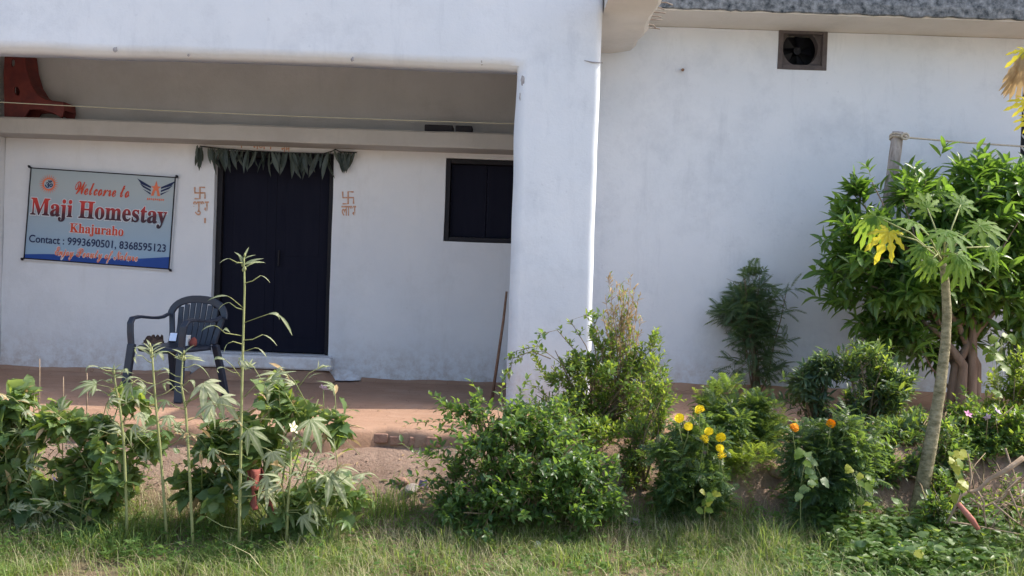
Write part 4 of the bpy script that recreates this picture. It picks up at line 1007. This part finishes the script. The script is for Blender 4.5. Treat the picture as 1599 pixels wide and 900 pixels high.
vine('creeper with heart shaped leaves on the left of the orange marigold', [(1250,760),(1255,730),(1265,705),(1275,750)], 5.75, 15, .065, ['vine','broad3'])
vine('pale creeper leaves low on the right of the orange marigold', [(1345,780),(1342,745),(1336,735)], 5.75, 10, .052, ['vine','vine','viney'])
vine('yellow creeper leaves hanging to the right of the papaya trunk', [(1500,770),(1495,745),(1486,725),(1492,712)], 5.8, 16, .058, ['viney','vine','viney'], spreadp=9)
vine('yellow green creeper leaves in front of the yellow marigold', [(1100,790),(1102,770),(1110,775)], 5.75, 9, .055, ['vine','viney','vine'])
vine('yellow creeper leaves lying low in the grass under the papaya', [(1425,868),(1428,860),(1434,872)], 5.35, 8, .042, ['viney','vine'])
vine('bright creeper sprig climbing at the house corner on the right', [(1560,620),(1556,560),(1548,545),(1565,530)], 6.7, 18, .07, ['vine','fresh'])
p = shrub('dark_shrub', 'compact dark blue green shrub left of the tree near the right wall', 'shrub', 1268, 7.4,
      [(1268,590,34,40),(1262,625,38,30),(1285,570,26,28)], 230, .11, 7, .095, ['dark'], nsingle=220, spread=60); done(p)
p = shrub('narrow_leaf_shrub', 'glossy narrow leaved shrub under the tree beside the post', 'shrub', 1350, 7.3,
      [(1325,565,42,36),(1370,590,48,46),(1350,640,52,44),(1405,650,40,30),(1395,610,30,40),(1385,700,40,46,6.9),(1420,720,30,46,6.8)], 560, .12, 7, .09, ['dark','fresh2','dark'], nsingle=300, spread=50, upb=.8); done(p)
p = shrub('periwinkle_bush', 'dark small leaved bush with pink flowers right of the papaya trunk', 'bush', 1530, 6.55,
      [(1520,680,52,44),(1560,690,56,62),(1490,720,36,54),(1545,745,70,46),(1590,735,48,60),(1640,700,50,80),(1520,785,60,30,6.0),(1590,790,50,40,6.0),(1470,770,36,34,6.1),(1505,650,40,30,6.6),(1550,650,40,30,6.6)], 1050, .11, 8, .058, ['bush','bush2','fresh'], nsingle=300, spread=58)
for (x,y,k) in ((1511,647,'pink'),(1543,652,'lilac'),(1557,643,'lilac')): flower(p, k, x, y, 6.25, (.9,0), 1.2)
done(p)
p = shrub('corner_shrub', 'light green shrub at the right edge before the dark doorway', 'shrub', 1585, 7.0,
      [(1580,595,34,46),(1600,640,50,50),(1560,640,26,36),(1640,600,50,60)], 300, .12, 8, .058, ['fresh','fresh','fresh2'], nsingle=240, spread=55, upb=.7); done(p)
p = shrub('low_plant', 'low pale leaved plant at the foot of the papaya trunk', 'plant', 1420, 6.3, [(1470,700,26,50),(1450,750,30,40),(1395,760,36,30),(1362,762,30,30),(1480,650,22,26,6.9),(1385,735,32,44),(1462,790,36,34,5.85),(1480,740,34,40),(1400,700,34,34,6.6),(1430,660,30,30,6.9)], 600, .11, 6, .062, ['bush','dark','bush2','fresh2'], nsingle=260); done(p)

# broad leaved shrubs on the left
def broad(label, bx, Y, ells, nspr, size, kinds=('broad','broad2','broad3','fresh','broad','broad3','broad2','tan'), flowers=()):
    p = shrub('broad_leaf_shrub', label, 'shrub', bx, Y, ells, nspr, .17, 5, size, list(kinds), stemmat=M['stem_green'], nsingle=300, group='broad leaved shrubs at the left of the garden', spread=65, droop=.2, upb=.45, nstem=2, r0_=.008)
    for q in range(14):
        e = random.choice(ells); a = P(e[0]+U(-.8,.8)*e[2], e[1]+U(0,.8)*e[3], Y-.15); d = Vector((U(-1,1),U(-.6,.2),U(.3,1.1))).normalized(); L = U(.15,.32)
        c = a+d*L+Vector((0,0,-.25*L*L)); p.stem([a, a.lerp(c,.5)+Vector((0,0,.03)), c], .0028, .0014, 4)
        for i in range(4):
            r_ = a.lerp(c, U(.5,1)); p.leaf(random.choice(['curl','thin','tan','thin','palm2']), r_, d+rv3(.8), Vector((U(-.5,.5),-.4,1)), U(.05,.10))
    for (k, x, y) in flowers: flower(p, k, x, y, Y-.25, (1.0,0), 1.2)
    return done(p)
broad('tall broad leaved shrub filling the left edge of the garden', 20, 5.75, [(25,630,46,42),(60,655,40,34),(20,720,60,60),(70,780,56,44),(-30,680,60,80),(20,810,60,40)], 280, .115, flowers=(('lilac',83,748),))
broad('broad leaved shrub left of the okra stems in front of the chair', 140, 5.7, [(125,650,46,34),(165,690,44,36),(120,730,50,44),(185,750,44,46),(140,800,60,36),(230,690,30,30),(200,620,30,20)], 230, .10)
broad('broad leaved shrub with purple flower right of the tallest okra', 430, 5.65, [(430,605,40,20),(475,630,52,30),(520,650,28,24),(415,665,56,36),(340,680,50,46),(400,730,60,44),(330,760,60,50),(470,790,56,34)], 250, .105, flowers=(('lilac',505,607),))
broad('low broad leaved plant with pale flower at the right of the okra', 520, 5.5, [(500,750,40,34),(540,770,40,26),(460,780,40,36)], 46, .09, ('broad','broad3','palmb'))
# okra
def okra(label, pts, Y, top_leaf=.07, low_leaf=.10, nn=9, spec=(), t0=.48):
    w_ = [G(pts[0][0], Y)] + [P(x,y,Y) for x, y in pts[1:]]
    p = Plant('okra_plant', label, 'okra plant', w_[0], 'okra plants on tall bare stems'); p.stem([w_[0]-Vector((0,0,.03))]+w_[1:], .0095, .0045, 7)
    ts = np.linspace(0,1,len(w_))
    def at(t):
        i = min(len(w_)-2, int(np.searchsorted(ts, t, 'right')-1)); i = max(0,i); return w_[i].lerp(w_[i+1], (t-ts[i])/(ts[i+1]-ts[i]))
    for k in range(nn):
        t = t0+(.97-t0)*k/(nn-1); q = at(t); sd = 1 if k % 2 else -1
        d = Vector((sd*U(.6,1), U(-.9,.5), 0)).normalized(); L = U(.10,.17)*(1.25-.75*t); lz = U(.2,.6)
        e = q+d*L+Vector((0,0,L*lz)); p.stem([q, q.lerp(e,.5)+Vector((0,0,-.10*L)), e], .0030, .0022, 4)
        if t > .62: p.leaf(random.choice(['curl','thin','curl']), e, d+Vector((0,0,U(-.5,.2))), Vector((U(-.4,.4),-.3,1)), top_leaf*U(.9,1.7))
        elif random.random() < .55: p.leaf(random.choice(['curl','thin','fresh','broad3']), e, d+Vector((0,0,-U(.1,.6))), Vector((U(-.4,.4),-.5,.8)), low_leaf*U(.5,.9))
        else: p.leaf(random.choice(['palm','palm2','palm2']), e, d*.8+Vector((0,-.2,-U(.3,.9))), Vector((d.x*.5,-.5,.7)), low_leaf*U(.75,1.15))
    tipp = w_[-1]
    for k in range(9):
        p.leaf('thin', tipp-Vector((0,0,U(0,.07))), Vector((U(-1,1),U(-.7,.5),U(.1,1.2))), (U(-.3,.3),-.7,.7), U(.05,.11))
    b = MB()
    for k in range(5):
        c = tipp-Vector((U(-.012,.012),U(-.012,.012),U(-.012,.07))); b.tube([c-Vector((0,0,.010)), c, c+Vector((0,0,.014))], [.004,.007,.002], 6)
    p.part(b, 'bud', M['stem_pale'])
    for (kind, a, c, e, sz, dn) in spec:
        q, m_, e_ = P(*a,Y), P(*c,Y-.04), P(*e,Y-.06); p.stem([q,m_,e_], .0028, .0022, 4); p.leaf(kind, e_, dn, (U(-.35,.35),-.6,.8), sz*.86)
    return p
p = okra('tallest okra plant, its stem rising in front of the dark doorway', [(374,880),(374,800),(376,700),(378,600),(380,520),(382,450),(381,402)], 5.35, nn=9, t0=.1, top_leaf=.055,
     spec=(('thin',(379,480),(361,465),(355,462),.12,(-1,-.2,.1)),('curl',(383,503),(405,495),(420,490),.10,(1,-.1,-.1)),('thin',(420,490),(428,490),(436,492),.14,(.8,-.1,-.7)),('curl',(378,524),(352,520),(349,518),.09,(.4,-.6,.3)),('thin',(349,518),(340,510),(334,508),.09,(-1,-.1,-.1)),
           ('thin',(381,538),(364,533),(356,536),.06,(-.7,-.2,-.8)),('thin',(383,548),(398,543),(404,544),.07,(1,-.1,-.6)),('curl',(378,592),(362,570),(352,562),.11,(-1,-.2,.1)),('curl',(379,580),(372,565),(376,562),.10,(.5,-.5,-.5)),
           ('palm2',(381,620),(400,600),(424,592),.12,(.5,-.3,.7)),('thin',(381,660),(408,654),(430,655),.10,(.8,-.3,-.6)),('palm2',(380,665),(384,668),(388,670),.19,(.6,-.3,-.7)),('palm2',(380,690),(415,700),(425,705),.16,(.4,-.5,-.9)),('palm',(376,640),(350,632),(332,630),.13,(-.8,-.4,-.3))))
p.finish(80, M['stem_pale'])
okra('okra plant in front of the right legs of the chair', [(302,885),(300,820),(294,700),(290,640),(283,600),(286,552)], 5.4, spec=(('palm',(288,640),(300,612),(318,598),.20,(.7,-.3,-.5)),('palm2',(290,630),(320,612),(345,620),.17,(.8,-.3,-.6)),('thin',(286,600),(262,592),(244,600),.12,(-1,-.2,-.4)))).finish(80, M['stem_pale'])
okra('okra plant in front of the left side of the chair', [(262,865),(258,800),(250,700),(244,640),(239,575),(237,542)], 5.5, spec=(('palm2',(244,620),(220,605),(205,600),.14,(-.8,-.3,-.5)),)).finish(80, M['stem_pale'])
okra('leftmost okra plant with folded pale leaves', [(198,868),(198,800),(194,700),(188,640),(181,605),(178,575)], 5.5, spec=(('palm',(184,620),(170,604),(150,600),.14,(-.8,-.4,.1)),('curl',(182,605),(200,590),(212,598),.12,(.9,-.3,-.3)))).finish(80, M['stem_pale'])
p = okra('short okra plant with one cream flower, rightmost of the okra', [(447,868),(449,800),(453,740),(455,690)], 5.4, nn=6, t0=.2, spec=(('palm',(454,700),(470,670),(485,655),.20,(.6,-.4,-.75)),('palm',(453,740),(490,735),(515,738),.22,(.7,-.4,-.6)),('palm2',(453,760),(440,750),(420,745),.15,(-.7,-.4,-.6)),('palm2',(449,800),(465,800),(472,805),.14,(.6,-.5,-.7))))
flower(p, 'cream', 457, 668, 5.38, (1.0,0), 1.35); flower(p, 'cream', 489, 781, 5.3, (1.0,0), .8); p.finish(80, M['stem_pale'])
# red cloth caught between the stems
b = MB(); n, k_ = 10, 14; vs = []
for j in range(k_+1):
    for i in range(n+1):
        u, v = i/n, j/k_; q = P(384+24*u+20*v*u+6*v+4*nz(v*4,u*2), 735+(52+16*u)*v-4*u+5*nz(u*9,1), 5.45); vs.append(q+Vector((.01*nz(u*5,v*3), .035*math.sin(u*9+v*2)-.03*v, .008*nz(u*3,v*6,4))))
fs = [(j*(n+1)+i, j*(n+1)+i+1, (j+1)*(n+1)+i+1, (j+1)*(n+1)+i) for j in range(k_) for i in range(n) if not (6 < j and 3 < i < 6)]
b.add(vs, fs); o = b.build('torn_cloth', M['redcloth'], smooth=True); tag(o, 'torn maroon cloth strip hanging among the okra stems', 'cloth')
md = o.modifiers.new('s','SOLIDIFY'); md.thickness = .003

# ------------------------------------------------------------------ dry branches, stones, litter, sticks
bb0 = G(1540, 5.75)
br = empty('branch_pile', bb0, 'heap of bare dry cut branches in the lower right corner', 'branch pile')
def branch(pts, r0_, r1_, Y, m_=M['dry'], sub=0):
    b = MB(); w_ = [P(x,y,Y+U(-.04,.04))-bb0 for x, y in pts]; k = len(w_); b.tube(w_, [r0_+(r1_-r0_)*i/(k-1) for i in range(k)], 7)
    for q in range(sub):
        i = random.randrange(0,k-1); s0 = w_[i].lerp(w_[i+1],U(.2,.9)); d = Vector((U(-.2,1),U(-.5,.5),U(-.5,.6))).normalized()*U(.08,.2); s1 = s0+d*.6+rv3(.02)
        b.tube([s0, s1, s0+d+rv3(.03)], [r1_*.8, r1_*.6, .0015], 5)
        b.tube([s1, s1+Vector((U(-.02,.1),U(-.05,.05),U(-.08,.08)))], [r1_*.5,.001], 4)
    b.build('branch', m_, br, smooth=True)
branch([(1599,714),(1570,735),(1545,748),(1528,765),(1512,768),(1500,775),(1478,818)], .016, .007, 5.7, sub=5)
branch([(1625,745),(1590,748),(1575,762),(1570,775),(1540,790),(1515,790)], .011, .005, 5.65, sub=7)
branch([(1512,768),(1517,745),(1514,722),(1511,708)], .008, .003, 5.72, sub=2)
branch([(1515,778),(1530,788),(1537,800),(1540,826)], .007, .004, 5.62, sub=3)
branch([(1527,767),(1537,785),(1536,808)], .006, .004, 5.6, sub=2)
branch([(1575,765),(1590,800),(1599,825)], .007, .003, 5.6, sub=5); branch([(1550,785),(1580,810),(1610,830)], .007, .003, 5.55, sub=5)
branch([(1485,815),(1510,818),(1545,825),(1600,835)], .006, .003, 5.55, sub=4); branch([(1570,700),(1600,790),(1630,810)], .006, .004, 5.75, sub=5)
branch([(1600,770),(1570,790),(1545,812)], .006, .003, 5.6, sub=4); branch([(1620,800),(1580,788),(1550,776)], .006, .003, 5.6, sub=5)
b = MB(); b.tube([P(1496,786,5.55), P(1508,800,5.52), P(1518,812,5.5), P(1528,827,5.48)], [.014,.017,.018,.012], 8); o = b.build('peeled_branch', M['redstick'], smooth=True); tag(o, 'short thick reddish peeled branch lying below the dry branches', 'branch')
def rock(px, Y, r_, label, m_=M['stone'], name='stone', cat='stone', flat=.6, group=None):
    bm = bmesh.new(); bmesh.ops.create_icosphere(bm, subdivisions=3, radius=r_); sd = U(0,50)
    for v in bm.verts:
        k = 1+.35*nz(v.co.x/r_*.9+sd, v.co.y/r_*.9, v.co.z/r_*.9)+.1*nz(v.co.x/r_*3+sd, v.co.y/r_*3, v.co.z/r_*3); v.co *= k; v.co.z *= flat
    me = bpy.data.meshes.new(name); bm.to_mesh(me); bm.free(); me.materials.append(m_); o = link(bpy.data.objects.new(name, me)); o.location = G(px,Y)+Vector((0,0,r_*.2)); tag(o, label, cat, group); return o
rock(987, 5.95, .045, 'grey stone at the foot of the sparse shrub', group='stones on the garden bed')
rock(628, 6.2, .04, 'pinkish flat stone on the bare earth slope left of the round bush', M['brick'], group='stones on the garden bed')
rock(643, 6.15, .05, 'grey flat stone on the bare earth slope beside the round bush', group='stones on the garden bed')
rock(1218, 6.3, .07, 'brown earth lump between the two marigold bushes', M['soil'], 'earth_clod', 'clod')
o = rock(838, 5.62, .028, 'white dried gourd shell lying in front of the round bush', M['paper'], 'gourd_shell', 'shell', 1.0)  # rounded lump standing in for a white dry leaf
b = MB(); b.add([(-.03,0,0),(0,-.01,.012),(.03,.005,.0),(-.02,.0,.05),(.005,.01,.04),(.025,.01,.055)], [(0,1,4,3),(1,2,5,4)]); o = b.build('wrapper', M['litter']); o.location = G(660,6.15)+Vector((0,0,.02)); tag(o, 'crumpled purple wrapper at the left foot of the round bush', 'wrapper')
md = o.modifiers.new('s','SOLIDIFY'); md.thickness = .002
for (x, y0_, y1_, Y, lab) in ((62,610,560,6.0,'tall thin dry stick standing behind the left edge shrub, leftmost of three'),(99,640,588,6.0,'short thin dry stick behind the left shrubs, the middle one of three'),(136,640,582,6.05,'thin dry stick behind the left shrubs, rightmost of three')):
    b = MB(); g_ = G(x-2,Y); b.tube([g_, P(x,(y0_+y1_)/2,Y), P(x,y1_,Y)], [.004,.0035,.0025], 5); o = b.build('dry_stick', M['dry'], smooth=True); tag(o, lab, 'stick', 'thin sticks behind the left shrubs')

# ------------------------------------------------------------------ grass, weeds, rubble
def blades(name, n, xr, yr, hr, mname, wid=.0035, dens=None, lean=.6):
    V = np.zeros((n,5,3)); ok = 0; rv = np.zeros(n)
    while ok < n:
        x, y = U(*xr), U(*yr)
        if dens and random.random() > dens(x,y): continue
        z = gz(x,y)-.005; h = U(*hr)*(.55+1.1*abs(nz(x*2.3,y*2.3,11))); a = U(0,6.283); l = h*U(.1,lean)*(2.2 if random.random() < .2 else 1); dx, dy = math.cos(a)*l, math.sin(a)*l; wx, wy = -math.sin(a)*wid, math.cos(a)*wid
        V[ok] = [(x-wx,y-wy,z),(x+wx,y+wy,z),(x+dx*.35-wx*.8,y+dy*.35-wy*.8,z+h*.6),(x+dx*.35+wx*.8,y+dy*.35+wy*.8,z+h*.6),(x+dx,y+dy,z+h*U(.75,1))]; rv[ok] = random.random(); ok += 1
    me = bpy.data.meshes.new(name); fs = []
    for i in range(n): b_ = i*5; fs += [(b_,b_+1,b_+3,b_+2),(b_+2,b_+3,b_+4)]
    me.from_pydata(V.reshape(-1,3).tolist(), [], fs); me.materials.append(M[mname])
    at = me.attributes.new('rnd','FLOAT','POINT'); at.data.foreach_set('value', np.repeat(rv,5)); me.polygons.foreach_set('use_smooth',[True]*len(fs))
    return tag(link(bpy.data.objects.new(name, me)), kind='stuff')
def dens(x, y):
    e = 6.06 + .10*nz(x*1.1,2.2) + (.06 if x < -1 else 0); k = max(0,min(1,(e-y)/.18))
    return k*max(.03, min(1, .42+1.9*nz(x*1.3,y*2.2,4)+1.0*nz(x*4,y*6,7)))
blades('grass', 42000, (-3.9,3.9), (4.6,6.1), (.04,.16), 'grass', .0026, dens, 1.7)
blades('straw_grass', 14000, (-3.9,3.9), (4.6,6.02), (.05,.17), 'straw', .0014, lambda x,y: dens(x,y)*(.25 if x < -1.2 else 1.0 if x < 1.4 else .4), 1.2)
blades('dry_grass', 12000, (-3.9,3.9), (4.9,6.08), (.08,.26), 'straw', .0010, lambda x,y: max(.03, min(1,.35+1.6*nz(x*1.6,y*1.6,21)))*(1 if y > 5.3 else .5), 1.3)
blades('tall_grass', 5000, (-3.9,3.9), (5.2,6.08), (.12,.28), 'grass', .0026, lambda x,y: max(.02, min(1,.2+1.6*nz(x*2.2,y*2.2,31))), 1.2)
blades('fallen_straw', 420, (-3.9,3.9), (4.9,6.05), (.08,.20), 'straw', .0026, lambda x,y: .9, 3.2)
blades('sparse_grass', 4000, (-6,6), (3.7,4.7), (.04,.12), 'grass', dens=lambda x,y: max(.1,.5+nz(x,y,4)))
def weeds(name, n, region, kinds, size, h):
    it = []
    for k in range(n):
        x, y = region(); z = gz(x,y); hh = U(*h)
        for q in range(6):
            a = U(0,6.28); it.append((random.choice(kinds), LM((x+U(-.02,.02),y+U(-.02,.02),z+hh*U(.3,1)), (math.cos(a),math.sin(a),U(0,.8)), (U(-.3,.3),-.3,1), size*U(.6,1.2))))
    tag(link(bpy.data.objects.new(name, joined_mesh(name, it))), kind='stuff')
weeds('weed_cover', 1900, lambda: (U(1.5,3.7), 5.0+abs(random.gauss(.25,.50))), ['weed','weed2','weed'], .042, (.02,.12))
weeds('weed_cover', 420, lambda: (U(-3.6,-.95), 5.15+abs(random.gauss(.15,.38))), ['weed','weed2','weed2'], .040, (.02,.15))
weeds('weed_cover', 650, lambda: (U(1.9,3.3), U(5.3,5.95)), ['weed','broad3','weed2','fresh'], .062, (.05,.22))
weeds('weed_cover', 620, lambda: (U(-1.2,1.9), U(5.0,6.0)), ['weed','weed2','weed2'], .036, (.01,.10))
it = []
for k in range(260):
    x, y = U(-3,3.2), 5.9+abs(random.gauss(0,.55)); z = ground(x,y)+.008
    a = U(0,6.28); it.append((random.choice(['tan','tan','tree']), LM((x,y,z), (math.cos(a),math.sin(a),U(-.1,.2)), (U(-.5,.5),U(-.5,.5),1), U(.02,.06))))
tag(link(bpy.data.objects.new('leaf_litter', joined_mesh('leaf_litter', it))), kind='stuff')
b = MB()
for k in range(900):
    x, y = U(-3,2.6), U(5.95,6.46); r_ = U(.003,.012)*(1.6 if random.random() < .06 else 1); z = gz(x,y)+r_*.3
    v = [Vector((1,0,0)),Vector((-1,0,0)),Vector((0,1,0)),Vector((0,-1,0)),Vector((0,0,.8)),Vector((0,0,-.8))]; v = [Vector((x,y,z))+q*r_*U(.6,1.2)+rv3(r_*.2) for q in v]
    b.add(v, [(0,2,4),(2,1,4),(1,3,4),(3,0,4),(2,0,5),(1,2,5),(3,1,5),(0,3,5)])
tag(b.build('rubble', M['soil']), kind='stuff')
